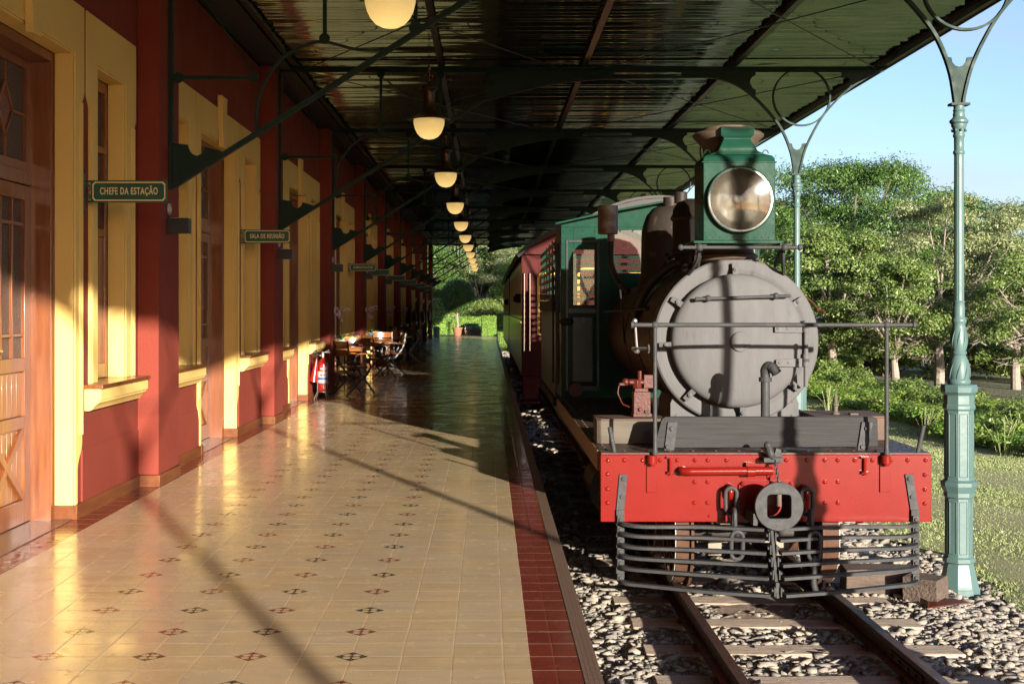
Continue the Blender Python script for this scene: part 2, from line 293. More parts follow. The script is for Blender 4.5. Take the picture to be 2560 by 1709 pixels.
def kerb_mat():
    g = NG('chequered_iron_plate'); ma = g.ma
    geo = nn(g.t, 'ShaderNodeNewGeometry'); sep = nn(g.t, 'ShaderNodeSeparateXYZ'); g.L(geo.outputs['Position'], sep.inputs[0])
    x, y = sep.outputs[0], sep.outputs[1]
    q = ma('ABSOLUTE', ma('SUBTRACT', ma('FRACT', ma('MULTIPLY', x, 1 / .037)), .5))      # herringbone of raised bars
    k = ma('FRACT', ma('MULTIPLY', ma('ADD', y, ma('MULTIPLY', q, .018)), 1 / .017))
    bar = ma('MULTIPLY', ma('LESS_THAN', ma('ABSOLUTE', ma('SUBTRACT', k, .5)), .24), ma('GREATER_THAN', ma('ABSOLUTE', ma('SUBTRACT', ma('FRACT', ma('MULTIPLY', x, 1 / .0185)), .5)), .07))
    n = g.rng(g.noise(9, geo.outputs['Position'], 6), .3, .7)
    c = g.mix(n, (0.10, 0.06, 0.042), (0.065, 0.042, 0.032))
    jt = ma('LESS_THAN', ma('FRACT', ma('DIVIDE', ma('ADD', y, .15), 1.5)), .004)
    c = g.mix(bar, c, (0.36, 0.23, 0.16)); c = g.mix(jt, c, (.35, .16, .08)); g.L(c, g.b.inputs['Base Color'])
    g.b.inputs['Roughness'].default_value = .4; g.b.inputs['Metallic'].default_value = .25
    bp = nn(g.t, 'ShaderNodeBump'); bp.inputs['Distance'].default_value = .003; g.L(bar, bp.inputs['Height']); g.L(bp.outputs[0], g.b.inputs['Normal'])
    return g.m
M['kerbiron'] = kerb_mat()
def lens_mat():
    g = NG('tarnished_reflector')
    tc = nn(g.t, 'ShaderNodeNewGeometry')
    n = g.rng(g.noise(7, tc.outputs['Position'], 5), .32, .68)
    c = g.mix(n, (0.15, 0.118, 0.082), (0.045, 0.036, 0.028)); g.L(c, g.b.inputs['Base Color'])
    g.b.inputs['Metallic'].default_value = .35; g.L(g.rng(g.noise(11, tc.outputs['Position'], 5), .3, .7, .35, .6), g.b.inputs['Roughness'])
    return g.m
M['reflector'] = lens_mat()

# ------------------------------------------------------------------ mesh helpers
ORG = {}
def tag(o, label=None, cat=None, group=None, kind=None):
    if label: o['label'] = label
    if cat: o['category'] = cat
    if group: o['group'] = group
    if kind: o['kind'] = kind
    return o
def thing(name, label, cat, loc=(0, 0, 0), group=None):
    o = bpy.data.objects.new(name, None); o.empty_display_size = .1; COL.objects.link(o); o.location = loc
    ORG[o.name] = Vector(loc); return tag(o, label, cat, group)
class MB:
    def __init__(s): s.v = []; s.f = []
    def add(s, vs, fs):
        n = len(s.v); s.v += [tuple(p) for p in vs]; s.f += [tuple(i + n for i in f) for f in fs]; return s
    def box(s, x0, x1, y0, y1, z0, z1):
        if x0 > x1: x0, x1 = x1, x0
        if y0 > y1: y0, y1 = y1, y0
        if z0 > z1: z0, z1 = z1, z0
        return s.add([(x0, y0, z0), (x1, y0, z0), (x1, y1, z0), (x0, y1, z0), (x0, y0, z1), (x1, y0, z1), (x1, y1, z1), (x0, y1, z1)],
                     [(0, 3, 2, 1), (4, 5, 6, 7), (0, 1, 5, 4), (1, 2, 6, 5), (2, 3, 7, 6), (3, 0, 4, 7)])
    def prism(s, poly, axis, a0, a1):
        """poly: 2D points; axis x -> (y,z), y -> (x,z), z -> (x,y)"""
        def P(q, a): return {'x': (a, q[0], q[1]), 'y': (q[0], a, q[1]), 'z': (q[0], q[1], a)}[axis]
        ar = sum(poly[i][0] * poly[(i + 1) % len(poly)][1] - poly[(i + 1) % len(poly)][0] * poly[i][1] for i in range(len(poly)))
        if ar < 0: poly = poly[::-1]
        n = len(poly); vs = [P(q, a0) for q in poly] + [P(q, a1) for q in poly]
        fl = (a1 > a0) ^ (axis == 'y')
        f = [tuple(range(n)), tuple(range(2 * n - 1, n - 1, -1))] + [(i, i + n, (i + 1) % n + n, (i + 1) % n) for i in range(n)]
        if fl: f = [t[::-1] for t in f]
        return s.add(vs, f)
    def loft(s, rings, caps=True, closed=True):
        n = len(rings[0]); vs = [p for r in rings for p in r]; f = []
        for k in range(len(rings) - 1):
            for i in range(n if closed else n - 1):
                j = (i + 1) % n; f.append((k * n + i, k * n + j, (k + 1) * n + j, (k + 1) * n + i))
        if caps: f.append(tuple(range(n - 1, -1, -1))); f.append(tuple(range((len(rings) - 1) * n, len(rings) * n)))
        return s.add(vs, f)
    def tube(s, pts, r, n=10, caps=True, closed=False):
        pts = [Vector(p) for p in pts]; m = len(pts); rr = r if isinstance(r, (list, tuple)) else [r] * m
        rings = []; up = None
        for i, p in enumerate(pts):
            a = pts[(i - 1) % m] if (closed or i > 0) else p; b = pts[(i + 1) % m] if (closed or i < m - 1) else p
            t = (b - a).normalized()
            if up is None:
                up = Vector((0, 0, 1)) if abs(t.z) < .9 else Vector((0, 1, 0))
            u = (up - t * up.dot(t)).normalized(); v = t.cross(u); up = u
            rings.append([p + (u * math.cos(2 * PI * k / n) + v * math.sin(2 * PI * k / n)) * rr[i] for k in range(n)])
        if closed: rings.append(rings[0]); caps = False
        return s.loft(rings, caps)
    def strip(s, pts, w, wd, t, closed=False):
        """flat bar along pts, width w along unit vector wd, thickness t"""
        pts = [Vector(p) for p in pts]; wd = Vector(wd).normalized(); m = len(pts); rings = []
        for i, p in enumerate(pts):
            a = pts[(i - 1) % m] if (closed or i > 0) else p; b = pts[(i + 1) % m] if (closed or i < m - 1) else p
            d = (b - a).normalized(); nv = wd.cross(d).normalized()
            rings.append([p + wd * w / 2 + nv * t / 2, p - wd * w / 2 + nv * t / 2, p - wd * w / 2 - nv * t / 2, p + wd * w / 2 - nv * t / 2])
        if closed: rings.append(rings[0])
        return s.loft(rings, not closed)
    def lathe(s, prof, c=(0, 0, 0), axis='z', n=24, phase=0.0, caps=True):
        c = Vector(c); rings = []
        for r, h in prof:
            ring = []
            for k in range(n):
                a = 2 * PI * k / n + phase; u, v = r * math.cos(a), r * math.sin(a)
                ring.append(c + {'z': Vector((u, v, h)), 'y': Vector((u, h, -v)), 'x': Vector((h, u, v))}[axis])
            rings.append(ring)
        return s.loft(rings, caps)
    def cyl(s, p0, p1, r, n=16): return s.tube([p0, p1], r, n)
    def sphere(s, c, r, n=12, sq=1.0, half=False):
        pr = []
        for i in range(0, n // 2 + 1):
            a = -PI / 2 + PI * i / (n // 2); pr.append((max(1e-4, r * math.cos(a)), r * sq * math.sin(a)))
        return s.lathe(pr, c, 'z', n)
    def rod(s, p0, p1, w, h, up=(0, 0, 1)):
        p0, p1 = Vector(p0), Vector(p1); d = (p1 - p0).normalized(); u = Vector(up); u = (u - d * u.dot(d)).normalized(); v = d.cross(u)
        return s.loft([[p + v * w / 2 + u * h / 2, p - v * w / 2 + u * h / 2, p - v * w / 2 - u * h / 2, p + v * w / 2 - u * h / 2] for p in (p0, p1)])
    def rivet(s, c, r, d=(0, -1, 0), n=8, hgt=None):
        d = Vector(d); a = d.orthogonal().normalized(); b = d.cross(a); c = Vector(c); hgt = hgt or r * .7; rings = []
        for rr, h in ((1, 0), (.93, .45), (.6, .85), (.05, 1)):
            rings.append([c + (a * math.cos(2 * PI * k / n) + b * math.sin(2 * PI * k / n)) * r * rr + d * h * hgt for k in range(n)])
        return s.loft(rings, False)
    def hexb(s, c, r, h, d=(0, -1, 0)):
        d = Vector(d); return s.tube([Vector(c), Vector(c) + d * h], r, 6)
    def by(s, key):
        g = {}
        par = list(range(len(s.v)))
        def find(a):
            while par[a] != a: par[a] = par[par[a]]; a = par[a]
            return a
        for f in s.f:
            for q in f[1:]: par[find(f[0])] = find(q)
        cen = {}
        for i, v in enumerate(s.v): cen.setdefault(find(i), []).append(v)
        ck = {k: key([sum(p[j] for p in vs) / len(vs) for j in range(3)]) for k, vs in cen.items()}
        for f in s.f:
            k = ck[find(f[0])]; m = g.setdefault(k, (MB(), {}))
            mp = m[1]
            for q in f:
                if q not in mp: mp[q] = len(m[0].v); m[0].v.append(s.v[q])
            m[0].f.append(tuple(mp[q] for q in f))
        return [m[0] for m in g.values()]
    def build(s, name, mt, parent=None, bevel=0.0, smooth=35, local=False, recalc=True):
        me = bpy.data.meshes.new(name)
        o = Vector((0, 0, 0))
        if parent is not None and not local: o = ORG[parent.name]
        me.from_pydata([(p[0] - o.x, p[1] - o.y, p[2] - o.z) for p in s.v], [], s.f)
        if recalc:
            bm = bmesh.new(); bm.from_mesh(me); bmesh.ops.recalc_face_normals(bm, faces=bm.faces); bm.to_mesh(me); bm.free()
        me.update(); me.materials.append(mt)
        if smooth:
            me.polygons.foreach_set('use_smooth', [True] * len(me.polygons)); me.set_sharp_from_angle(angle=R(smooth))
        ob = bpy.data.objects.new(name, me); COL.objects.link(ob)
        if parent is not None: ob.parent = parent
        ORG[ob.name] = o.copy()
        if bevel:
            bv = ob.modifiers.new('bevel', 'BEVEL'); bv.width = bevel; bv.segments = 2; bv.limit_method = 'ANGLE'; bv.angle_limit = R(40)
        return ob
def npmesh(name, verts, faces4, mt, parent=None, smooth=False):
    """verts (n,3), faces (m,k) numpy"""
    me = bpy.data.meshes.new(name); k = faces4.shape[1]; m = len(faces4)
    me.vertices.add(len(verts)); me.vertices.foreach_set('co', np.ascontiguousarray(verts, dtype=np.float32).ravel())
    me.loops.add(m * k); me.loops.foreach_set('vertex_index', np.ascontiguousarray(faces4, dtype=np.int32).ravel())
    me.polygons.add(m); me.polygons.foreach_set('loop_start', np.arange(0, m * k, k, dtype=np.int32))
    if smooth: me.polygons.foreach_set('use_smooth', np.ones(m, dtype=bool))
    me.update(calc_edges=True); me.materials.append(mt)
    ob = bpy.data.objects.new(name, me); COL.objects.link(ob)
    if parent is not None: ob.parent = parent
    return ob
def kids(o): return [c for c in bpy.data.objects if c.parent == o]
CH = {}
def copy_tree(o, parent=None):
    c = o.copy(); COL.objects.link(c); c.parent = parent
    for ch in CHILD.get(o.name, []): copy_tree(ch, c)
    return c
CHILD = {}
def index_children():
    CHILD.clear()
    for o in bpy.data.objects:
        if o.parent: CHILD.setdefault(o.parent.name, []).append(o)
def arc(cx, cz, r, a0, a1, n): return [(cx + r * math.cos(R(a0 + (a1 - a0) * i / n)), cz + r * math.sin(R(a0 + (a1 - a0) * i / n))) for i in range(n + 1)]
def spline(pts, n=6):
    """Catmull-Rom through 2D/3D points"""
    P = [Vector(p) for p in pts]; P = [P[0] * 2 - P[1]] + P + [P[-1] * 2 - P[-2]]; out = []
    for i in range(1, len(P) - 2):
        for k in range(n):
            t = k / n
            out.append(0.5 * ((2 * P[i]) + (-P[i - 1] + P[i + 1]) * t + (2 * P[i - 1] - 5 * P[i] + 4 * P[i + 1] - P[i + 2]) * t * t + (-P[i - 1] + 3 * P[i] - 3 * P[i + 1] + P[i + 2]) * t ** 3))
    out.append(P[-2]); return out

BAY = 5.6
P0 = 10.68            # pilaster / truss / column line k=0 at Y = P0 + BAY*k
XW = -2.75

# ------------------------------------------------------------------ ground
def gz(x, y):
    if y > 64 and x < .42: return -.95
    if x < 3.1: return -.765
    if x < 3.8: return -.765 - .145 * (x - 3.1) / .7
    if x < 9: return -.91 - .02 * (x - 3.8)
    if x < 40: return -1.014 - .045 * (x - 9)
    return -2.41
def vgz(X, Y):
    Z = np.full_like(X, -2.41)
    Z = np.where(X < 40, -1.014 - .045 * (X - 9), Z); Z = np.where(X < 9, -.91 - .02 * (X - 3.8), Z)
    Z = np.where(X < 3.8, -.765 - .145 * (X - 3.1) / .7, Z); Z = np.where(X < 3.1, -.765, Z); return Z
def build_ground():
    # one sheet to the horizon
    xs = sorted(set([-900, -300, -60, -8, .434, 1, 2, 3.1, 3.45, 3.8, 6, 9, 20, 40, 120, 400, 1200])); ys = [-200, -40, 0, 5, 20, 60, 100, 200, 600, 2000]
    V = [(x, y, gz(x, y) - (.012 if x <= 3.8 else 0.0)) for y in ys for x in xs]; n = len(xs)
    F = [(j * n + i, j * n + i + 1, (j + 1) * n + i + 1, (j + 1) * n + i) for j in range(len(ys) - 1) for i in range(n - 1)]
    b = MB(); b.add(V, F); tag(b.build('ground', pm('rough_field', (.085, .105, .035), (.10, .075, .042), .35, .95, bump=1, bscale=12, brad=.05, c3=(.13, .14, .06), spot=.55, sscale=3), smooth=0), kind='structure')
    # ballast bed
    xs = [.436, .8, 1.3, 1.9, 2.5, 3.1, 3.45, 3.75]; ys = list(np.arange(-15, 70, .5)); n = len(xs)
    V = [(x, y, gz(x, y) + .006 + rng.uniform(-.006, .006)) for y in ys for x in xs]
    F = [(j * n + i, j * n + i + 1, (j + 1) * n + i + 1, (j + 1) * n + i) for j in range(len(ys) - 1) for i in range(n - 1)]
    b = MB(); b.add(V, F); tag(b.build('track_bed', M['bed'], smooth=60), kind='structure')
    # lawn sheet with a ragged edge
    ys = list(np.arange(-20, 75, .25)); V = []; cols = [0, .25, .5, 1, 2, 3, 4.2, 5.6]
    for y in ys:
        e = 4.12 + .13 * math.sin(y * 1.7) + .1 * math.sin(y * 4.1 + 1) + .06 * math.sin(y * 9.3)
        if 9.2 < y < 12.5: e += .10
        for c in cols:
            x = e + c; V.append((x, y, gz(x, y) + (.006 if c == 0 else .022 + .012 * math.sin(x * 2.1 + y))))
    n = len(cols); F = [(j * n + i, j * n + i + 1, (j + 1) * n + i + 1, (j + 1) * n + i) for j in range(len(ys) - 1) for i in range(n - 1)]
    b = MB(); b.add(V, F); tag(b.build('lawn', M['lawn'], smooth=60), kind='structure')
    # hill far off
    V = []; F = []; N = 60
    for i in range(N + 1):
        a = i / N; x = -500 + a * 1500; h = 14 + 16 * math.sin(a * 5.1 + .6) ** 2 + 6 * math.sin(a * 17) + 30 * max(0, a - .6)
        V += [(x, 640, -3), (x, 700, h * .8), (x, 800, h)]
    for i in range(N):
        for k in range(2): F.append((i * 3 + k, i * 3 + 3 + k, i * 3 + 4 + k, i * 3 + 1 + k))
    b = MB(); b.add(V, F); tag(b.build('hills', pm('hill', (.05, .085, .035), (.09, .12, .05), .05, .9), smooth=80), kind='structure')
build_ground()

def scatter_stones():
    ico_v = []; t = (1 + 5 ** .5) / 2
    base = np.array([(-1, t, 0), (1, t, 0), (-1, -t, 0), (1, -t, 0), (0, -1, t), (0, 1, t), (0, -1, -t), (0, 1, -t), (t, 0, -1), (t, 0, 1), (-t, 0, -1), (-t, 0, 1)], float) / 1.9
    fc = np.array([(0, 11, 5), (0, 5, 1), (0, 1, 7), (0, 7, 10), (0, 10, 11), (1, 5, 9), (5, 11, 4), (11, 10, 2), (10, 7, 6), (7, 1, 8), (3, 9, 4), (3, 4, 2), (3, 2, 6), (3, 6, 8), (3, 8, 9), (4, 9, 5), (2, 4, 11), (6, 2, 10), (8, 6, 7), (9, 8, 1)])
    def batch(n, x0, x1, y0, y1, smin, smax, ypow=1.0):
        X = rng.uniform(x0, x1, n); Y = y0 + (y1 - y0) * rng.uniform(0, 1, n) ** ypow
        s = smin + (smax - smin) * rng.uniform(0, 1, n) ** 3.0
        # keep off rails and sleepers
        k = np.abs(X - 1.37) > .075; k &= np.abs(X - 2.436) > .075
        ph = np.mod(Y - 7.68 + .1435, .717) - .0; onsl = (ph > 0) & (ph < .0) 
        slp = np.abs(np.mod(Y - SL0 + .3585, .717) - .3585) < .150
        k &= ~(slp & (X > .90) & (X < 2.98) & (rng.uniform(0, 1, n) > .06))
        k &= ~((((X - 1.88) / .40) ** 2 + ((Y - 9.35) / .55) ** 2 < rng.uniform(.3, 1.1, n)) & (rng.uniform(0, 1, n) > .12))
        k &= ~((X > 3.55) & (rng.uniform(0, 1, n) < (X - 3.55) * 1.4))
        k &= ((X - 3.81) ** 2 + (Y - P0) ** 2) > .03
        X, Y, s = X[k], Y[k], s[k]; m = len(X)
        Z = vgz(X, Y) + s * .22 + np.where(rng.uniform(0, 1, m) < .35, .016, 0) - .012
        cub = np.array([(-1, 1, 0.1), (1, 1, .1), (-1, -1, 0), (1, -1, 0), (-.9, -1, 1), (1, 1, 1), (-.9, -1, -1), (1, .9, -1), (1, 0, -1), (1, 0, 1), (-1, .9, -1), (-1, 1, 1)], float) * .85
        pick = (rng.uniform(0, 1, (m, 1, 1)) < .55)
        sh = np.where(pick, cub[None], base[None]) * (1 + rng.uniform(-.45, .40, (m, 12, 1))) + rng.uniform(-.26, .26, (m, 12, 3))
        sc3 = np.stack([rng.uniform(.8, 1.4, m), rng.uniform(.7, 1.1, m), rng.uniform(.38, .72, m)], 1)
        sh = sh * sc3[:, None, :] * s[:, None, None] * .62
        a = rng.uniform(0, 2 * PI, m); b_ = rng.uniform(-.5, .5, m)
        ca, sa, cb, sb = np.cos(a), np.sin(a), np.cos(b_), np.sin(b_)
        x, y, z = sh[..., 0], sh[..., 1], sh[..., 2]
        y2 = y * cb[:, None] - z * sb[:, None]; z2 = y * sb[:, None] + z * cb[:, None]
        xx = x * ca[:, None] - y2 * sa[:, None]; yy = x * sa[:, None] + y2 * ca[:, None]
        V = np.stack([xx + X[:, None], yy + Y[:, None], z2 + Z[:, None]], -1).reshape(-1, 3)
        return V, (fc[None] + (np.arange(m) * 12)[:, None, None]).reshape(-1, 3)
    Vs, Fs, off = [], [], 0
    for args in ((60000, .45, 4.35, 7.2, 12.5, .010, .028), (34000, .45, 4.3, 7.2, 12.0, .020, .066), (12000, .45, 4.2, 12, 24, .035, .085), (3500, .45, 4.0, 24, 66, .07, .14), (1500, .45, 4.2, 2, 7.2, .05, .09)):
        V, F = batch(*args); Vs.append(V); Fs.append(F + off); off += len(V)
    o = npmesh('ballast', np.concatenate(Vs), np.concatenate(Fs), M['stone']); tag(o, 'loose grey and tan crushed stone around the track', 'gravel', kind='stuff')
SL0 = 7.545
def sand_patch():
    V = []; F = []; na, nr = 36, 8
    for j in range(nr + 1):
        for i in range(na):
            a = 2 * PI * i / na; q = j / nr; e = 1 + .12 * math.sin(3 * a) + .08 * math.sin(7 * a + 1)
            V.append((1.88 + .44 * q * e * math.cos(a), 9.35 + .62 * q * e * math.sin(a), -.770 + .028 * (1 - q * q) + random.uniform(-.004, .004)))
    for j in range(nr):
        for i in range(na): F.append((j * na + i, j * na + (i + 1) % na, (j + 1) * na + (i + 1) % na, (j + 1) * na + i))
    b = MB(); b.add(V, F); tag(b.build('sand_patch', pm('pinkish_sand', (.30, .20, .15), (.22, .15, .11), 30, .95, bump=1, bscale=90, brad=.02, c3=(.36, .30, .25), spot=.6, sscale=60), smooth=60), kind='structure')
sand_patch()
scatter_stones()

def scatter_grass():
    n = 190000
    Y = 7 + 26 * rng.uniform(0, 1, n) ** 1.3; X = 4.02 + rng.uniform(0, 1, n) ** .9 * 5.2
    pat = np.sin(X * 1.3 + 1) * np.sin(Y * .9) + np.sin(X * 3.1 + Y * 2.3) * .5
    k = (rng.uniform(-1.6, 1.4, n) < pat + 1.0) & (X < .43 * Y + 1.5); X, Y = X[k], Y[k]; m = len(X)
    e = 4.12 + .13 * np.sin(Y * 1.7) + .1 * np.sin(Y * 4.1 + 1) + .06 * np.sin(Y * 9.3); k = X > e - .03; X, Y = X[k], Y[k]; m = len(X)
    h = rng.uniform(.010, .026, m) * (1 + Y * .02); a = rng.uniform(0, 2 * PI, m); wd = .0026 * (1 + Y * .07)
    Z = vgz(X, Y) + .015; lx, ly = rng.normal(0, .018, m), rng.normal(0, .018, m)
    p0 = np.stack([X - np.cos(a) * wd, Y - np.sin(a) * wd, Z], 1); p1 = np.stack([X + np.cos(a) * wd, Y + np.sin(a) * wd, Z], 1); p2 = np.stack([X + lx, Y + ly, Z + h], 1)
    V = np.stack([p0, p1, p2], 1).reshape(-1, 3); F = np.arange(m * 3).reshape(-1, 3)
    tag(npmesh('lawn_grass', V, F, M['grass']), 'short mown grass of the lawn beside the track', 'grass', kind='stuff')
scatter_grass()

# ------------------------------------------------------------------ platform
b = MB(); b.box(-3.3, .362, -15, 64.6, -.9, 0); tag(b.build('platform', M['tiles'], smooth=0), kind='structure')
b = MB(); b.box(.364, .434, -15, 64.6, -.9, .002); tag(b.build('kerb_edging', M['kerbiron'], smooth=0), kind='structure')
b = MB(); b.box(-30, .43, 64.62, 110, -.95, -.012); tag(b.build('garden_ground', M['dirt'], smooth=0), kind='structure')

# ------------------------------------------------------------------ railway track
track = thing('railway_track', 'metre gauge track with rusty rails and weathered wooden sleepers under the locomotive', 'railway track', (1.9, 6, -.765))
def rail(xc):
    z = -.60; h = .0325
    pr = [(-h, 0), (h, 0), (h, -.028), (.009, -.042), (.009, -.098), (.06, -.11), (.06, -.122), (-.06, -.122), (-.06, -.11), (-.009, -.098), (-.009, -.042), (-h, -.028)]
    b = MB(); b.prism([(xc + x, z + q) for x, q in pr], 'y', -15, 70); o = b.build('rail', M['rust'], track, smooth=0)
    b = MB(); b.box(xc - .030, xc + .030, -15, 70, z + .0002, z + .0035); b.build('rail_head', M['rusttop'], o, bevel=.001, smooth=0)
    if xc > 2:
        b = MB(); b.box(xc - .026, xc - .0095, 7.35, 7.93, z - .092, z - .046)
        for yy in (7.42, 7.56, 7.72, 7.86): b.hexb((xc - .026, yy, z - .069), .014, .014, (-1, 0, 0))
        b.build('fish_plate', M['rust'], o)
rail(1.3685); rail(2.4365)
for i in range(-4, 80):
    y = SL0 + .717 * i + random.uniform(-.02, .02); dx0, dx1 = random.uniform(-.06, .05), random.uniform(-.05, .06); dz = random.uniform(-.006, .006)
    rot = random.uniform(-.012, .012); b = MB(); xs = np.linspace(.93 + dx0, 2.95 + dx1, 9); rings = []
    for x in xs:
        yc = y + (x - 1.9) * rot; w1 = .118 + random.uniform(-.008, .008)
        rings.append([(x, yc - w1, -.90), (x, yc + w1, -.90), (x, yc + w1, -.733 + dz + random.uniform(-.006, .003)), (x, yc - w1 + .004, -.733 + dz + random.uniform(-.006, .003))])
    b.loft(rings); o = b.build('sleeper', M['sleeper'], track, bevel=.008)
    if 0 <= i < 6:
        for xc in (1.3685, 2.4365):
            s = MB(); s.box(xc - .085, xc + .085, y - .05, y + .05, -.735, -.7215)
            for sx in (-.07, .07): s.hexb((xc + sx, y + random.uniform(-.03, .03), -.722), .013, .018, (0, 0, 1))
            s.build('tie_plate', M['rust'], o)

# ------------------------------------------------------------------ station building
stn = thing('station_building', 'long station building with red walls, yellow surrounds and wooden doors along the platform', 'building', (XW, 30, 0))
YE = P0 + 9 * BAY + .34       # far end of building
bays = list(range(0, 10)); C0 = 7.88
# wall solid (with openings) as one mesh of butted blocks
wb = MB(); XB = -3.35
wb.box(XB, XW, -15, C0 - 2.46, .0, 4.30)
def wall_bay(b, C, full=True):
    ops = [(-2.11, -1.38, .85), (-.88, .88, .0), (1.38, 2.11, .85)]
    ys = [-2.46]; y0 = C - 2.46; prev = -2.46
    for a, c, zs in ops:
        b.box(XB, XW, C + prev, C + a, 0, 3.12)
        if zs > 0: b.box(XB, XW, C + a, C + c, 0, zs)
        prev = c
    b.box(XB, XW, C + prev, C + 2.46, 0, 3.12)
    b.box(XB, XW, C - 2.46, C + 2.46, 3.12, 4.30)
for j in bays:
    C = C0 + BAY * j
    if j < 9: wall_bay(wb, C)
for j in bays: wb.box(XB, XW, C0 + BAY * j + 2.46 if j < 9 else 0, (C0 + BAY * j + 3.14) if j < 9 else .001, 0, 4.30) if j < 9 else None
wb.build('wall', M['redwall'], stn, smooth=0)
# end wall return at far end
b = MB(); b.box(-9, XB - .002, -15, YE, -.0, 4.30); b.build('inner_wall', M['redwall'], stn, smooth=0)
# pilasters
for k in range(0, 10):
    y = P0 + BAY * k; b = MB(); b.box(XW + .001, -2.575, y - .34, y + .34, .095, 4.33); b.box(XW + .001, -2.57, y - .345, y + .345, .0955, .46)
    b = MB(); b.box(XW + .001, -2.58, y - .34, y + .34, .095, 4.33); pl = b.build('pilaster', M['redwall'], stn, bevel=.006)
    b = MB(); b.box(XW + .001, -2.568, y - .352, y + .352, 0, .094); b.build('pilaster_base', M['basewood'], pl, bevel=.004)
# dado and skirting
for j in range(0, 9):
    C = C0 + BAY * j
    for (a, c) in ((-2.46, -1.03), (1.03, 2.46)):
        b = MB(); z1, z0 = .455, .095
        b.prism([(XW + .001, z0), (XW + .014, z0), (XW + .014, z1 - .012), (XW + .001, z1)], 'y', C + a + (.0 if a < -2 else .0), C + c); b.build('dado', M['redwall'], stn, smooth=0)
        b = MB(); b.prism([(XW + .001, 0), (XW + .026, 0), (XW + .026, .085), (XW + .018, .094), (XW + .001, .094)], 'y', C + a + (.013 if a < -2 else -.15), C + c + (.15 if a < -2 else -.013)); b.build('skirting', M['basewood'], stn, smooth=0)

def ogee(x0, z0, x1, z1, n=7):
    return [(x0 + (x1 - x0) * (.5 - .5 * math.cos(PI * i / n)), z0 + (z1 - z0) * i / n) for i in range(n + 1)]
def leg_strips(b, y0, y1, z0, z1, X):
    w = (y1 - y0); n = 3; g = .012
    sw = (w * .62 - g * (n - 1)) / n; s = y0 + w * .36 if LEGDIR[0] > 0 else y0 + .004
    for i in range(n):
        b.box(X, X + .010, s + i * (sw + g), s + i * (sw + g) + sw, z0, z1)
LEGDIR = [1]
XT = XW + .013
# ---- door surround (local y relative to bay centre, built once, copied)
def proto_surrounds():
    out = []
    # door
    b = MB(); oy = 1.075; ly = 1.025
    half = [(0.88, .094), (.925, .094), (.925, .30)] + ogee(.925, .32, ly, .50) + [(ly, 2.76)] + ogee(ly, 2.77, oy, 2.86) + [(oy, 3.43), (0, 3.43), (0, 3.10), (.88, 3.10)]
    b.prism([(y, z) for y, z in half], 'x', XW + .001, XT); b.prism([(-y, z) for y, z in half], 'x', XW + .001, XT)
    for sg in (-1, 1):
        for q0, q1 in ((.955, .972), (.982, .997), (1.005, 1.019)):
            b.box(XT, XT + .010, sg * q0, sg * q1, .55, 2.78)
    for sg in (-1, 1): b.box(-2.872, XW + .001, sg * .8805, sg * .860, .094, 3.1005)
    b.box(-2.872, XW + .001, -.86, .86, 3.085, 3.1003)
    ds = b.build('door_surround', M['yellow'], stn, bevel=.002, local=True)
    # keystone
    k = MB(); k.prism([(-.075, 3.03), (.075, 3.03), (.13, 3.50), (.15, 3.55), (-.15, 3.55), (-.13, 3.50)], 'x', XT + .001, XT + .05)
    ks = k.build('keystone', M['yellow'], ds, bevel=.004, local=True)
    p = MB()
    for sg in (-1, 1): p.box(-2.872, XW + .030, sg * .858, sg * .935, 0, .0935)
    [q.build('plinth_block', M['basewood'], ds, bevel=.003, local=True) for q in p.by(lambda c: c[1] > 0)]
    # window (centre of opening at y=1.745)
    w_ = MB(); i0, i1 = -.365, .365; o0, o1 = -.645, .615; l0, l1 = -.595, .555
    L_ = [(i0, .88), (l0, .88), (l0, 2.76)] + ogee(l0, 2.77, o0, 2.86) + [(o0, 3.43), (0, 3.43), (0, 3.10), (i0, 3.10)]
    R_ = [(i1, .88), (l1, .88), (l1, 2.76)] + ogee(l1, 2.77, o1, 2.86) + [(o1, 3.43), (0, 3.43), (0, 3.10), (i1, 3.10)]
    w_.prism(L_, 'x', XW + .001, XT); w_.prism(R_, 'x', XW + .001, XT)
    for q0, q1 in ((-.585, -.572), (-.562, -.545), (-.530, -.500), (.500, .512), (.520, .532), (.540, .551)): w_.box(XT, XT + .010, q0, q1, .88, 2.78)
    w_.box(-2.872, XW + .001, i0 - .0005, i0 + .018, .88, 3.1005); w_.box(-2.872, XW + .001, i1 - .018, i1 + .0005, .88, 3.1005); w_.box(-2.872, XW + .001, i0 + .018, i1 - .018, 3.085, 3.1003)
    wsr = w_.build('window_surround', M['yellow'], stn, bevel=.002, local=True)
    return ds, wsr
ds, wsr = proto_surrounds()
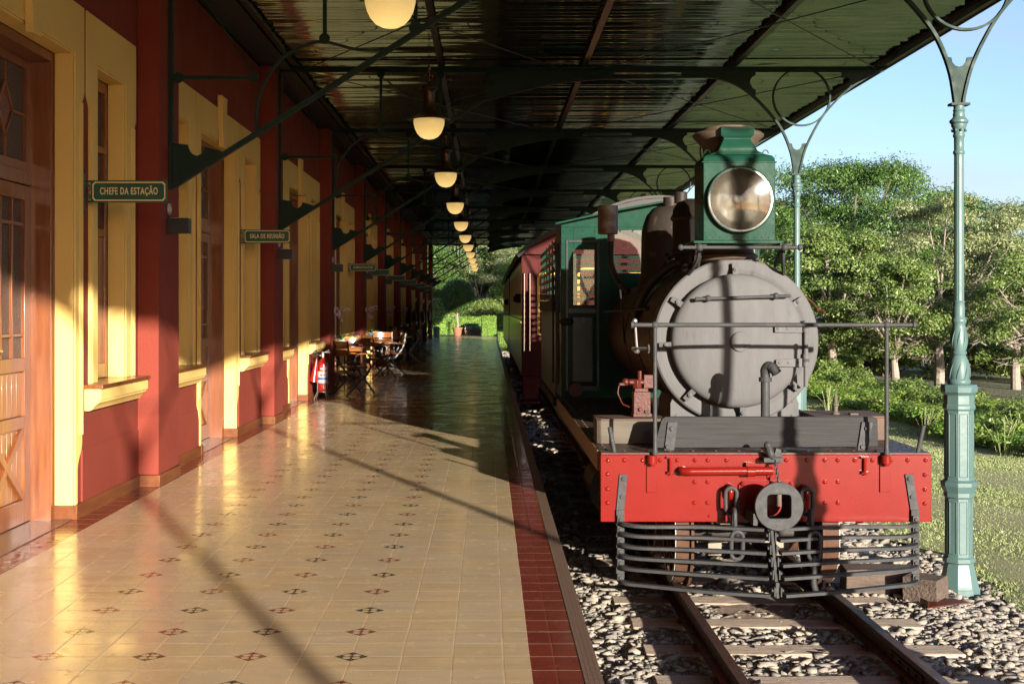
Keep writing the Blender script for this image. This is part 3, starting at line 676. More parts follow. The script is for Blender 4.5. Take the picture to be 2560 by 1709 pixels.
def proto_window():
    i0, i1 = -.345, .345; X0, X1 = -2.93, -2.875
    f = MB(); f.box(X0, X1, i0, i0 + .06, .88, 3.084); f.box(X0, X1, i1 - .06, i1, .88, 3.084); f.box(X0, X1, i0 + .06, i1 - .06, .88, .99); f.box(X0, X1, i0 + .06, i1 - .06, 3.0, 3.084)
    f.box(X0 + .01, X1 - .005, -.022, .022, .99, 3.0)
    f.box(X0 + .005, X1 - .002, i0 + .06, -.022, 1.93, 1.99); f.box(X0 + .005, X1 - .002, .022, i1 - .06, 1.93, 1.99)
    f.box(X0 + .005, X1 - .002, i0 + .06, -.022, 2.55, 2.60); f.box(X0 + .005, X1 - .002, .022, i1 - .06, 2.55, 2.60)
    fr = f.build('window', M['wood'], stn, bevel=.004, local=True)
    g = MB(); g.box(-2.912, -2.905, i0 + .05, i1 - .05, 1.97, 3.02); g.build('pane', M['glass_tex'], fr, local=True, smooth=0)
    p = MB()
    n = 6
    for s0, s1 in ((i0 + .061, -.023), (.023, i1 - .061)):
        for i in range(n // 2):
            a = s0 + (s1 - s0) * i / 3; c = s0 + (s1 - s0) * (i + 1) / 3; p.box(-2.915, -2.898, a + .002, c - .002, .985, 1.935)
    p.build('shutter_boards', M['woodlight'], fr, bevel=.003, local=True)
    s = MB(); s.box(-2.875, -2.618, -.650, .622, .850, .8785); s.build('sill', M['wood'], fr, bevel=.004, local=True)
    prof = [(XW + .001, .8495), (-2.635, .8495), (-2.635, .775), (-2.648, .770), (-2.650, .755), (-2.672, .740), (-2.69, .72), (-2.70, .705), (-2.715, .70), (XW + .001, .70)]
    m = MB(); m.prism(prof, 'y', -.635, .607); m.build('sill_moulding', M['yellow'], fr, bevel=.002, local=True)
    h = MB(); h.lathe([(.012, 0), (.02, .01), (.012, .02)], (X1, -.1, 1.955), 'x', 10); h.tube([(X1 + .02, -.1, 1.955), (X1 + .025, -.1, 1.87)], .007, 6); h.build('latch', M['brass'], fr, local=True)
    return fr
def proto_door():
    XD = -3.03
    f = MB()
    for sg in (-1, 1): f.box(-3.10, -2.873, sg * .8795, sg * .800, 0, 3.084)
    f.box(-3.10, -2.873, -.8, .8, 3.02, 3.084); f.box(-3.09, XD + .03, -.8, .8, 2.20, 2.29)
    for sg in (-1, 1): f.box(-2.8725, -2.866, sg * .86, sg * .842, 0, 3.084)
    fr = f.build('door', M['wood'], stn, bevel=.004, local=True)
    # transom light with diamonds
    t = MB(); zc = 2.655
    t.box(XD - .02, XD + .015, -.8, -.74, 2.29, 3.02); t.box(XD - .02, XD + .015, .74, .8, 2.29, 3.02); t.box(XD - .02, XD + .015, -.03, .03, 2.29, 3.02)
    for c in (-.385, .385):
        t.box(XD - .02, XD + .014, c - .355, c + .355, 2.29, 2.35); t.box(XD - .02, XD + .014, c - .355, c + .355, 2.96, 3.02)
        for s1, s2 in ((1, 1), (1, -1), (-1, 1), (-1, -1)):
            t.rod((XD, c + s1 * .13, zc), (XD, c, zc + s2 * .17), .018, .02, (1, 0, 0))
        for s1 in (-1, 1):
            t.rod((XD, c + s1 * .13, zc), (XD, c + s1 * .35, zc), .018, .02, (1, 0, 0)); t.rod((XD, c, zc + s1 * .17), (XD, c, zc + s1 * .30), .018, .02, (1, 0, 0))
    tr = t.build('transom', M['wood'], fr, local=True)
    for a_, b_ in ((XD - .012, XD - .006),):
        g = MB(); g.box(a_, b_, -.74, .74, 2.35, 2.96); g.build('transom_glass', M['glass_tex'], fr, local=True, smooth=0)
    g = MB()
    for c in (-.385, .385): g.prism([(c - .115, zc), (c, zc - .15), (c + .115, zc), (c, zc + .15)], 'x', XD - .004, XD + .002)
    [q.build('diamond_pane', M['glass_amber'], fr, local=True, smooth=0) for q in g.by(lambda c: c[1] > 0)]
    for sg in (-1, 1):
        a, c = (.005, .798); l = MB()
        def bx(y0, y1, z0, z1, x0=XD - .025, x1=XD + .02): l.box(x0, x1, sg * y0, sg * y1, z0, z1)
        bx(a, a + .10, .01, 2.195); bx(c - .10, c, .01, 2.195); bx(a + .10, c - .10, .01, .16); bx(a + .10, c - .10, .62, .70); bx(a + .10, c - .10, .99, 1.08); bx(a + .10, c - .10, 2.10, 2.195)
        bx(a + .10, c - .10, 1.215, 1.235, XD - .02, XD + .01); bx(a + .10, c - .10, 1.93, 1.955, XD - .02, XD + .01)
        for q in (1, 2): yy = a + .10 + (c - a - .2) * q / 3; bx(yy - .012, yy + .012, 1.08, 2.10, XD - .02, XD + .012)
        l.rod((XD, sg * (a + .1), .165), (XD, sg * (c - .1), .615), .055, .03, (1, 0, 0)); l.rod((XD + .003, sg * (a + .1), .615), (XD + .003, sg * (c - .1), .165), .055, .03, (1, 0, 0))
        lf = l.build('door_leaf', M['wood'], fr, bevel=.003, local=True)
        p = MB()
        for z0, z1 in ((.162, .618), (.702, .988)):
            for i in range(7):
                w0 = a + .102 + (c - a - .204) * i / 7; w1 = a + .102 + (c - a - .204) * (i + 1) / 7; p.box(XD - .018, XD - .004, sg * (w0 + .003), sg * (w1 - .003), z0, z1)
        p.build('panel_boards', M['woodlight'], lf, bevel=.003, local=True)
        g = MB(); g.box(XD - .012, XD - .006, sg * (a + .09), sg * (c - .09), 1.075, 2.105); g.build('leaf_glass', M['glass_tex'], lf, local=True, smooth=0)
    h = MB(); y = .06
    h.lathe([(.028, 0), (.028, .006), (.012, .010), (.012, .045)], (XD + .02, y, 1.14), 'x', 14); h.tube([(XD + .06, y, 1.14), (XD + .062, y + .06, 1.142), (XD + .060, y + .125, 1.136)], [.010, .009, .008], 8)
    h.prism([(y - .02, 1.0), (y + .02, 1.0), (y + .022, 1.04), (y, 1.07), (y - .022, 1.04)], 'x', XD + .02, XD + .026)
    h.build('handle', M['brass'], fr, local=True)
    return fr
win, door = proto_window(), proto_door()
thr = MB(); thr.box(-3.10, XW + .0, -.86, .86, .001, .006)
thr = thr.build('threshold', pm('marble_threshold', (.14, .07, .05), (.20, .11, .08), 5, .2, ior=1.55), stn, local=True, smooth=0)
index_children()
firsts = {}
def place(proto, C, mirror=False):
    key = proto.name
    if key in firsts: o = copy_tree(proto, stn)
    else: o = proto; firsts[key] = 1
    o.location = (0 - ORG[stn.name].x, C - ORG[stn.name].y, 0)
    if mirror:
        pass
    return o
for j in range(0, 9):
    C = C0 + BAY * j
    place(ds, C); place(door, C); place(thr, C); 
    for sg in (-1, 1):
        place(win, C + sg * 1.745); o = place(wsr, C + sg * 1.745)
        if sg < 0: o.scale = (1, -1, 1)
# green soffit board along the wall head
b = MB(); b.box(-3.3, -2.42, -15, YE, 4.335, 4.36); b.build('soffit_board', M['soffit'], stn, smooth=0)

# ------------------------------------------------------------------ canopy
can = thing('platform_canopy', 'dark corrugated platform canopy on iron arched trusses over the platform and track', 'canopy', (1.2, 20, 4.3))
YC0, YC1 = -6.7, 64.4
def roof_sheet():
    pitch = .14; amp = .022; seg = 12; n = int((YC1 - YC0) / pitch * seg); ys = YC0 + np.arange(n + 1) * pitch / seg
    rid = np.arange(n + 1) // seg; ja = rng.uniform(.35, 1.35, rid.max() + 2); z = amp * ja[rid] * (np.cos(2 * PI * np.arange(n + 1) / seg) - 1) + .02 * np.sin(ys * .9) * .3
    xs = [-3.6, -.6, 1.2, 3.03, 4.88, 5.10]; V = []
    for x in xs: V.append(np.stack([np.full_like(ys, x), ys, 4.505 + z * rng.uniform(.94, 1.06, rid.max() + 2)[rid] + (x - 1) * .004], 1))
    V = np.concatenate(V); m = n + 1; F = []
    for k in range(len(xs) - 1):
        i = np.arange(n); F.append(np.stack([k * m + i, (k + 1) * m + i, (k + 1) * m + i + 1, k * m + i + 1], 1))
    F = np.concatenate(F)[:, ::-1]; o = Vector((1.2, 20, 4.3))
    ob = npmesh('roof_sheet', V - np.array(o), F, M['roof'], can, smooth=True); ob.location = (0, 0, 0)
    # gently dented: thin upper skin so the sheet has thickness
    up = V.copy(); up[:, 2] += .012
    ob2 = npmesh('roof_topside', up - np.array(o), F[:, ::-1], M['soffit'], can, smooth=True)
roof_sheet()
for x in (-2.38, -.58, 1.19, 3.03, 4.90):
    b = MB(); b.box(x - .035, x + .035, YC0, YC1, 4.375, 4.385); b.box(x - .005, x + .005, YC0, YC1, 4.385, 4.465); b.box(x - .035, x + .035, YC0, YC1, 4.4655, 4.4695)
    if x > 4: b.box(x + .036, x + .05, YC0, YC1, 4.36, 4.4695)
    b.build('purlin', pm('purlin_paint_%d' % int(x * 10 + 30), (.022, .017, .014), (.014, .012, .011), 4, .35), can, smooth=0)
PLT = .006
def truss_proto():
    b = MB(); W = .055
    # top chord
    b.box(-2.56, 4.88, -.028, .028, 4.362, 4.373); b.box(-2.56, 4.88, -.006, .006, 4.306, 4.362)
    arch = [(-.10, 3.937), (.374, 4.07), (.846, 4.173), (1.318, 4.222), (1.60, 4.234), (2.2, 4.244), (2.60, 4.248), (2.80, 4.236), (2.94, 4.203), (3.076, 4.145), (3.20, 4.065), (3.34, 3.945), (3.47, 3.805), (3.586, 3.655), (3.67, 3.50), (3.74, 3.30), (3.774, 3.10), (3.778, 3.055)]
    low = [(-2.555, 2.378)] + [(x, z) for x, z in arch]
    L3 = spline([(x, 0, z) for x, z in arch], 4); L0 = [Vector((-2.555, 0, 2.378)), Vector((-1.3, 0, 3.17)), Vector((-.1, 0, 3.937))]; b.strip(L0, W, (0, 1, 0), .042)
    b.strip(L3, W, (0, 1, 0), .026)
    # right arm to the eave
    arm = [(3.842, 3.055), (3.85, 3.12), (3.90, 3.32), (3.975, 3.50), (4.10, 3.725), (4.24, 3.90), (4.44, 4.09), (4.66, 4.235), (4.92, 4.385)]
    b.strip(spline([(x, 0, z) for x, z in arm], 5), W, (0, 1, 0), .022)
    # ring
    b.strip([(3.866 + .35 * math.cos(a), 0, 4.0 + .35 * math.sin(a)) for a in np.linspace(0, 2 * PI, 48, endpoint=False)], .045, (0, 1, 0), .020, closed=True)
    # wall post, small arc, tie, hanger
    b.box(-2.575, -2.55, -.035, .035, 2.36, 4.30)
    sm = [(-1.87, 2.81), (-1.875, 3.0), (-1.81, 3.22), (-1.66, 3.42), (-1.46, 3.53), (-1.31, 3.55), (-1.06, 3.49), (-.80, 3.485)]
    b.strip(spline([(x, 0, z) for x, z in sm], 5), .045, (0, 1, 0), .018)
    b.box(-2.55, -1.86, -.02, .02, 3.245, 3.275); b.box(-1.335, -1.305, -.02, .02, 3.555, 4.305)
    b.box(-.60, -.57, -.02, .02, 3.66, 4.305)
    for (x, z, r) in ((-2.50, 3.26, .045), (-1.89, 3.26, .04), (-1.32, 3.575, .045), (-1.32, 4.28, .05), (-.585, 4.27, .05), (-.585, 3.66, .055)):
        b.prism([(x + r * math.cos(a), z + r * math.sin(a)) for a in np.linspace(0, 2 * PI, 14, endpoint=False)], 'y', -.024, -.0205)
    b.rod((-1.30, 0, 4.24), (-.60, 0, 3.75), .010, .03, (0, 1, 0)); b.rod((-2.52, 0, 4.25), (-1.9, 0, 3.30), .010, .03, (0, 1, 0))
    # web plates with scalloped ends
    def arch_z(x):
        for i in range(len(arch) - 1):
            if arch[i][0] <= x <= arch[i + 1][0]:
                t = (x - arch[i][0]) / (arch[i + 1][0] - arch[i][0]); return arch[i][1] * (1 - t) + arch[i + 1][1] * t
    lt = [(-.025, 4.304), (-.025, 4.27), (.02, 4.25)] + [(.0 + .055 * math.cos(R(a)), 4.185 + .065 * math.sin(R(a))) for a in (60, 30, 0, -30, -60)] + [(.02, 4.11), (-.025, 4.09), (-.025, 3.962)]
    lt += [(x, arch_z(x) + .002) for x in np.linspace(.1, 1.555, 10)] + [(1.555, 4.304)]
    b.prism(lt, 'y', -PLT, PLT)
    rt = [(2.385, 4.304)] + [(x, arch_z(x) + .002) for x in (2.385, 2.6, 2.75, 2.85, 2.94, 3.0, 3.08, 3.15, 3.22, 3.285)] + [(3.30, 4.0), (3.30, 4.09), (3.26, 4.11)] + [(3.285 + .055 * math.cos(R(a)), 4.185 + .065 * math.sin(R(a))) for a in (240, 210, 180, 150, 120)] + [(3.26, 4.25), (3.30, 4.27), (3.30, 4.304)]
    b.prism(rt, 'y', -PLT, PLT)
    # plate in the fork
    fk = [(3.783, 3.058), (3.837, 3.058), (3.842, 3.12), (3.885, 3.30), (3.935, 3.43), (3.90, 3.43)] + [(3.81 + .062 * math.cos(R(a)), 3.425 + .075 * math.sin(R(a))) for a in (0, -30, -60, -90, -120, -150, -180)] + [(3.72, 3.43), (3.70, 3.43), (3.745, 3.30), (3.775, 3.12)]
    b.prism(fk, 'y', -PLT, PLT)
    b.box(3.735, 3.885, -.05, .05, 3.035, 3.0545)
    # eave gusset and wall gusset
    b.prism([(4.36, 4.304), (4.36, 4.24), (4.46, 4.235), (4.46, 4.11), (4.66, 4.237), (4.80, 4.315)], 'y', -PLT, PLT)
    wg = [(-2.549, 2.385), (-2.19, 2.612), (-2.12, 2.655), (-2.29, 2.705)] + [(-2.355 + .065 * math.cos(R(a)), 2.705 + .075 * math.sin(R(a))) for a in (-15, -50, -90, -130, -165)] + [(-2.43, 2.72), (-2.549, 2.735)]
    b.prism(wg, 'y', -PLT, PLT)
    return b.build('truss', M['dgreen'], can, local=True, smooth=40)
tp = truss_proto(); oc = ORG[can.name]
# underside straps catch light: a lighter worn edge is the same paint
for i, k in enumerate(range(-3, 10)):
    o = tp if i == 0 else tp.copy()
    if i: COL.objects.link(o); o.parent = can
    o.location = (-oc.x, P0 + BAY * k - oc.y, -oc.z)
# wind bracing rods
b = MB()
for k in range(-3, 9):
    y0, y1 = P0 + BAY * k, P0 + BAY * (k + 1)
    for (x0, x1) in ((1.3, 4.8), (-2.3, .9)):
        b.cyl((x0, y0, 4.33), (x1, y1, 4.345), .007, 5); b.cyl((x1, y0, 4.34), (x0, y1, 4.325), .007, 5)
o = b.build('bracing_rods', M['iron'], can, smooth=0)

# ------------------------------------------------------------------ iron columns
def column_proto():
    c = thing('iron_column', 'ornate green cast iron column on a panelled octagonal pedestal', 'column', (0, 0, 0), 'green iron columns holding up the canopy')
    zb = -.92; ph = PI / 8
    f = .5 / math.cos(ph)   # flat-to-flat widths
    b = MB(); prof = [(.30, -.95), (.30, -.86), (.285, -.845), (.25, -.76), (.222, -.69), (.205, -.655), (.235, -.645), (.235, -.615), (.20, -.600), (.20, -.13), (.222, -.12), (.222, -.085), (.235, -.07), (.265, -.03), (.265, .0), (.235, .008), (.212, .018), (.212, .575), (.235, .59), (.235, .615), (.22, .63), (.22, .70), (.262, .725), (.268, .765), (.245, .785), (.10, .787)]
    b.lathe([(w * f, z) for w, z in prof], (0, 0, 0), 'z', 8, ph)
    # raised panel frames on each face
    for i in range(8):
        a = i * PI / 4; n = Vector((math.cos(a), math.sin(a), 0)); t = Vector((-n.y, n.x, 0))
        for (w, z0, z1) in ((.20, -.575, -.155), (.212, .045, .55)):
            hw = w / 2 * math.tan(ph) - .012; c0 = n * (w / 2 + .001)
            for p, q in (((-hw, z0), (-hw, z1)), ((hw, z0), (hw, z1)), ((-hw, z0), (hw, z0)), ((-hw, z1), (hw, z1))):
                b.rod(c0 + t * p[0] + Vector((0, 0, p[1])), c0 + t * q[0] + Vector((0, 0, q[1])), .007, .007, n)
    b.build('pedestal', M['colgreen'], c, bevel=.003, smooth=20)
    b = MB(); b.lathe([(.085, .785), (.092, .80), (.092, .815), (.080, .83), (.083, .87), (.082, .92), (.074, .97), (.060, 1.005), (.052, 1.02), (.060, 1.03), (.062, 1.045), (.054, 1.055), (.062, 1.09), (.064, 1.12), (.060, 1.18), (.052, 1.24), (.048, 1.27), (.056, 1.285), (.060, 1.30), (.054, 1.315), (.045, 1.33), (.047, 1.40), (.043, 1.44), (.047, 1.45), (.042, 1.46)], (0, 0, 0), 'z', 28)
    # acanthus leaves
    for i in range(8):
        a = i * PI / 4 + .2
        for (z0, z1, r0) in ((.82, .98, .081), (1.075, 1.24, .060)):
            pts = [(math.cos(a + .5 * t) * (r0 + .006 * math.sin(t * PI)), math.sin(a + .5 * t) * (r0 + .006 * math.sin(t * PI)), z0 + (z1 - z0) * t) for t in np.linspace(0, 1, 7)]
            pts = [(p[0] * (1 - .22 * max(0, (k / 6) - .45)), p[1] * (1 - .22 * max(0, (k / 6) - .45)), p[2]) for k, p in enumerate(pts)]
            b.tube(pts, [.001, .003, .0045, .0045, .004, .002, .001], 6)
    b.build('vase', M['colgreen'], c, smooth=40)
    b = MB(); n = 48; rings = []
    for z, r in ((1.455, .0405), (2.645, .0375)):
        rings.append([((r - (.0032 if k % 4 == 0 else (.0 if k % 4 == 2 else .0012))) * math.cos(2 * PI * k / n), (r - (.0032 if k % 4 == 0 else (.0 if k % 4 == 2 else .0012))) * math.sin(2 * PI * k / n), z) for k in range(n)])
    b.loft(rings); b.build('shaft', M['colgreen'], c, smooth=60)
    b = MB(); b.lathe([(.040, 2.64), (.046, 2.65), (.046, 2.665), (.038, 2.675), (.039, 2.775), (.047, 2.785), (.047, 2.80), (.042, 2.81), (.050, 2.85), (.062, 2.875), (.060, 2.885), (.074, 2.90), (.074, 2.915), (.058, 2.93), (.046, 2.945), (.048, 2.965), (.042, 2.985), (.048, 2.995), (.042, 3.01), (.042, 3.036)], (0, 0, 0), 'z', 24)
    for i in range(8):
        a = i * PI / 4; b.sphere((.055 * math.cos(a), .055 * math.sin(a), 2.835), .012, 8)
    b.build('capital', M['colgreen'], c, smooth=40)
    return c
col0 = column_proto(); index_children()
col_labels = {-4: None}
for i, k in enumerate(range(-3, 10)):
    o = col0 if i == 0 else copy_tree(col0)
    o.location = (3.81, P0 + BAY * k, 0)
    if k == 0: o['label'] = 'nearest green iron column, at the right beside the red buffer beam'
    elif k == 1: o['label'] = 'second green iron column, rising just right of the brass headlight box'
    elif k == 2: o['label'] = 'third green iron column, mostly hidden behind the smokebox'
    elif k < 0: o['label'] = 'green iron column behind the viewpoint, seen only by its shadow'; o['group'] = 'columns behind the viewpoint'
    else: o['label'] = 'far green iron column hidden behind the locomotive and carriages'

# ------------------------------------------------------------------ pendant lamps
def lamp_proto():
    l = thing('pendant_lamp', 'lit pendant lamp', 'lamp', (0, 0, 0), 'pendant lamps in a row over the platform')
    b = MB()
    for i in range(12): b.tube([(.012 * math.cos(a) * (1 if i % 2 else 0), .012 * math.cos(a) * (0 if i % 2 else 1), 3.99 + i * .032 + .020 * math.sin(a)) for a in np.linspace(0, 2 * PI, 8, endpoint=False)], .0025, 4, closed=True)
    b.build('chain', M['iron'], l)
    b = MB(); b.tube([(.04 * math.cos(a), 0, 3.88 + .05 * math.sin(a)) for a in np.linspace(0, 2 * PI, 14, endpoint=False)], .005, 6, closed=True)
    b.cyl((-.05, 0, 3.885), (.05, 0, 3.885), .008, 8); b.cyl((0, 0, 3.78), (0, 0, 3.98), .012, 8); b.lathe([(.016, 3.93), (.022, 3.94), (.022, 3.975), (.014, 3.985)], (0, 0, 0), 'z', 12)
    b.build('hanger', M['copper'], l)
    b = MB(); b.lathe([(.012, 3.82), (.03, 3.80), (.078, 3.775), (.088, 3.755), (.088, 3.735), (.070, 3.720), (.060, 3.70), (.064, 3.60), (.072, 3.52), (.095, 3.49), (.13, 3.46), (.165, 3.435), (.215, 3.418), (.232, 3.41), (.232, 3.402), (.21, 3.405), (.165, 3.41)], (0, 0, 0), 'z', 32, caps=False)
    b.build('hood', M['copper'], l)
    b = MB(); b.lathe([(.163, 3.412), (.166, 3.39), (.163, 3.36), (.150, 3.31), (.128, 3.265), (.095, 3.228), (.055, 3.208), (.012, 3.20), (.0005, 3.20)], (0, 0, 0), 'z', 32, caps=False)
    b.build('globe', M['globe'], l); return l
lp = lamp_proto(); index_children()
ordn = ['nearest', 'second', 'third', 'fourth', 'fifth', 'sixth', 'seventh', 'eighth', 'ninth', 'tenth', 'eleventh']
for k in range(0, 11):
    o = lp if k == 0 else copy_tree(lp)
    o.location = (-.63, 8.5 + BAY * k, 0)
    o['label'] = '%s lit pendant lamp%s' % (ordn[k], ', cut by the top edge of the picture' if k == 0 else ' of the row, counted away from the viewer')

# ------------------------------------------------------------------ signs
def text_obj(body, size, loc, mt, parent, sx=.62, off=.0):
    cu = bpy.data.curves.new('lettering', 'FONT'); cu.body = body; cu.size = size; cu.align_x = 'CENTER'; cu.align_y = 'CENTER'; cu.extrude = .0012; cu.offset = off; cu.resolution_u = 4
    cu.space_character = 1.12
    t = bpy.data.objects.new('tmp', cu); COL.objects.link(t); bpy.context.view_layer.update()
    me = bpy.data.meshes.new_from_object(t.evaluated_get(bpy.context.evaluated_depsgraph_get())); COL.objects.unlink(t); bpy.data.objects.remove(t)
    for v in me.vertices: x, y, z = v.co; v.co = (x * sx, -z, y)
    me.materials.clear(); me.materials.append(mt); o = bpy.data.objects.new('lettering', me); COL.objects.link(o); o.parent = parent; o.location = loc
    return o
def sign(y, body, label, big=True, w=.515):
    s = thing('hanging_sign', label, 'sign', (XW, y, 2.19), 'green signs sticking out from the wall')
    x0 = -2.690; x1 = x0 + w; z0, z1 = 2.115, 2.265
    b = MB(); b.box(x0, x1, y - .008, y + .008, z0, z1); bd = b.build('board', M['signgreen'], s, bevel=.001)
    def octa(i, c): return [(x0 + i, z0 + i + c), (x0 + i + c, z0 + i), (x1 - i - c, z0 + i), (x1 - i, z0 + i + c), (x1 - i, z1 - i - c), (x1 - i - c, z1 - i), (x0 + i + c, z1 - i), (x0 + i, z1 - i - c)]
    b = MB(); A, B_ = octa(.010, .016), octa(.019, .014)
    for side, yy in ((-1, y - .0095), (1, y + .0095)):
        b.add([(p[0], yy, p[1]) for p in A] + [(p[0], yy, p[1]) for p in B_], [(i, (i + 1) % 8, 8 + (i + 1) % 8, 8 + i) for i in range(8)])
    b.build('border', M['cream'], s, smooth=0)
    b = MB(); b.box(-2.738, x0, y - .006, y + .006, z1 - .012, z1); b.box(-2.738, x0, y - .006, y + .006, z0, z0 + .012)
    b.box(XW + .001, -2.735, y - .012, y + .012, z0 - .05, z1 + .05)
    for (cx, cz, r, d) in ((-2.712, 2.228, .016, 1), (-2.714, 2.155, .021, -1)):
        pts = [(cx + r * (1 - t * .72) * math.cos(d * (t * 9.5) + PI / 2), y, cz + r * (1 - t * .72) * math.sin(d * (t * 9.5) + PI / 2)) for t in np.linspace(0, 1, 26)]
        b.strip(pts, .010, (0, 1, 0), .0045)
    b.strip(spline([(-2.733, y, 2.15), (-2.728, y, 2.18), (-2.712, y, 2.19), (-2.695, y, 2.21)], 5), .010, (0, 1, 0), .0045)
    b.prism([(-2.745, 2.315), (-2.725, 2.315), (-2.735, 2.36)], 'y', y - .004, y + .004); b.prism([(-2.745, 2.065), (-2.735, 2.02), (-2.725, 2.065)], 'y', y - .004, y + .004)
    b.build('bracket', M['signgreen'], s)
    if body:
        ln = len(body); t = text_obj(body, .0665, ((x0 + x1) / 2 - XW, -.0095, 0.0), M['cream'], s, sx=min(.86, (w - .075) / (ln * .0475)), off=.0016)
sign(8.95, 'CHEFE DA ESTAÇÃO', 'green sign lettered CHEFE DA ESTAÇÃO, nearest and largest of the hanging signs')
sign(14.55, 'SALA DE REUNIÃO', 'green sign lettered SALA DE REUNIÃO, second from the viewer')
sign(25.7, 'ADMINISTRATIVO', 'dim green sign lettered ADMINISTRATIVO, third from the viewer')
for i, y in enumerate((29.25, 34.85, 40.45, 46.05, 51.65)):
    sign(y, '', '%s sign in the shade beyond ADMINISTRATIVO, lettering unreadable' % ('first', 'second', 'third', 'fourth', 'fifth')[i])
# wall light boxes, sensors, plaque
def wl(k):
    y = P0 + BAY * k - .05
    s = thing('wall_light', 'black box wall light on the %s pilaster' % ordn[k], 'wall light', (-2.58, y, 2.06), 'black box wall lights on the pilasters')
    b = MB(); b.box(-2.575, -2.40, y - .05, y + .05, 2.0, 2.122); b.build('housing', M['black'], s, bevel=.003)
    b = MB(); b.box(-2.579, -2.5755, y - .04, y + .04, 2.01, 2.11); b.build('back_plate', M['black'], s)
    b = MB(); b.box(-2.55, -2.42, y - .035, y + .035, 2.1225, 2.126); b.build('lens', M['white'], s)
for k in range(0, 9): wl(k)
for k in range(0, 3):
    y = P0 + BAY * k - .02; b = MB(); b.lathe([(.045, 0), (.05, .004), (.046, .014), (.03, .020), (.001, .021)], (-2.579, y, 2.20), 'x', 24)
    tag(b.build('wall_sensor', M['white']), 'small round white disc above the wall light of the %s pilaster' % ordn[k], 'sensor', 'white discs on the pilasters')
for k, y in enumerate((12.32, 17.92)):
    s = thing('number_plaque', 'small oval blue and white plaque beside the %s doorway' % ('second', 'third')[k], 'plaque', (XW, y, 2.22), 'oval plaques beside doors')
    b = MB(); b.lathe([(.050, 0), (.052, .006), (.044, .010), (.001, .010)], (0, 0, 0), 'x', 20); b.v = [(XW + .001 + p[0], y + p[1], 2.22 + p[2] * 1.35) for p in b.v]; b.build('rim', M['signgreen'], s)
    b = MB(); b.lathe([(.040, 0), (.040, .0015), (.001, .002)], (0, 0, 0), 'x', 20); b.v = [(XW + .0112 + p[0], y + p[1], 2.22 + p[2] * 1.35) for p in b.v]; b.build('face', pm('plaque_face_%d' % k, (.55, .62, .66), (.16, .25, .40), 60, .25), s)

exec_parts = []
# ------------------------------------------------------------------ locomotive
loco = thing('steam_locomotive', 'steam locomotive with grey smokebox, red buffer beam and big square headlight', 'locomotive', (1.92, 12, -.6))
XC = 1.92; YB = 9.12
def lp_(mb, name, mt, bevel=0, parent=None, smooth=35, split=None):
    if split: return [q.build(name, M[mt], parent or loco, bevel=bevel, smooth=smooth) for q in mb.by(split)][0]
    return mb.build(name, M[mt], parent or loco, bevel=bevel, smooth=smooth)
SX = lambda c: c[0] > 1.92
# buffer beam
b = MB(); b.box(.778, 3.064, YB, YB + .16, -.075, .388); beam = lp_(b, 'buffer_beam', 'red', .004)
b = MB(); bl, br = .778, 3.064
def bu(u): return bl + (u - 1501.7) / (2327.8 - 1501.7) * (br - bl)
def bz(v): return .388 - (v - 1140) / (1308 - 1140) * .463
for u in (1520.5, 1561, 1607, 1650, 1693, 1737, 1769, 1816, 1965, 2016, 2061.5, 2093.5, 2136, 2180, 2227, 2268, 2313): b.rivet((bu(u), YB, bz(1153.5)), .0165)
for v in (1188, 1225, 1260): b.rivet((bu(1519.5), YB, bz(v)), .0165); b.rivet((bu(2311), YB, bz(v + 2)), .0165)
for v in (1208, 1260):
    for u in (1736, 1769, 2061.5, 2094): b.rivet((bu(u), YB, bz(v)), .0165)
for u in (1773, 1858): b.rivet((bu(u), YB, bz(1293)), .012)
lp_(b, 'rivets', 'red', parent=beam)
# coupling plate
b = MB(); b.prism([(bu(1845) + q[0], bz(1268) + q[1]) for q in [(0, .03), (.03, 0), (.36, 0), (.39, .03), (.39, .145), (.36, .175), (.03, .175), (0, .145)]], 'y', YB - .018, YB - .0005)
for dx in (.03, .36):
    for dz in (.02, .155): b.hexb((bu(1845) + dx, YB - .018, bz(1268) + dz), .016, .016); b.rivet((bu(1845) + dx, YB - .034, bz(1268) + dz), .009)
lp_(b, 'coupling_plate', 'red', .003, beam)
# vacuum pipe on beam
zp = bz(1178); b = MB(); pts = spline([(bu(1707), YB + .02, zp), (bu(1703), YB - .05, zp), (bu(1716), YB - .075, zp), (bu(1740), YB - .078, zp), (bu(1880), YB - .078, zp + .003), (bu(1925), YB - .078, zp + .003)], 5)
b.tube(pts, .0285, 16); b.tube([(bu(1861), YB - .078, zp), (bu(1881), YB - .078, zp)], .036, 16); b.box(bu(1862), bu(1880), YB - .045, YB, zp - .02, zp + .055); lp_(b, 'brake_pipe', 'red', parent=beam)
# lamp iron sockets under the rails posts
for u in (1629, 2211):
    x = bu(u); b = MB(); b.box(x - .036, x + .036, YB - .012, YB, bz(1234), .362); b.lathe([(.034, .33), (.034, .385), (.030, .39)], (x, YB - .035, 0), 'z', 18); b.box(x - .03, x + .03, YB - .04, YB - .0125, .335, .38)
    b.hexb((x + .0, YB - .045, .315), .02, .02, (0, 0, 1)); lp_(b, 'post_socket', 'red', .002, beam)
for u in (1675, 2160):
    x = bu(u); b = MB(); b.cyl((x, YB - .02, .25), (x, YB - .02, .37), .011, 10); b.lathe([(.026, .268), (.026, .276)], (x, YB - .02, 0), 'z', 14); b.box(x - .028, x + .028, YB - .03, YB, .366, .378); b.cyl((x - .025, YB - .022, .262), (x + .03, YB - .022, .262), .006, 6); lp_(b, 'pin', 'red', .001, beam)
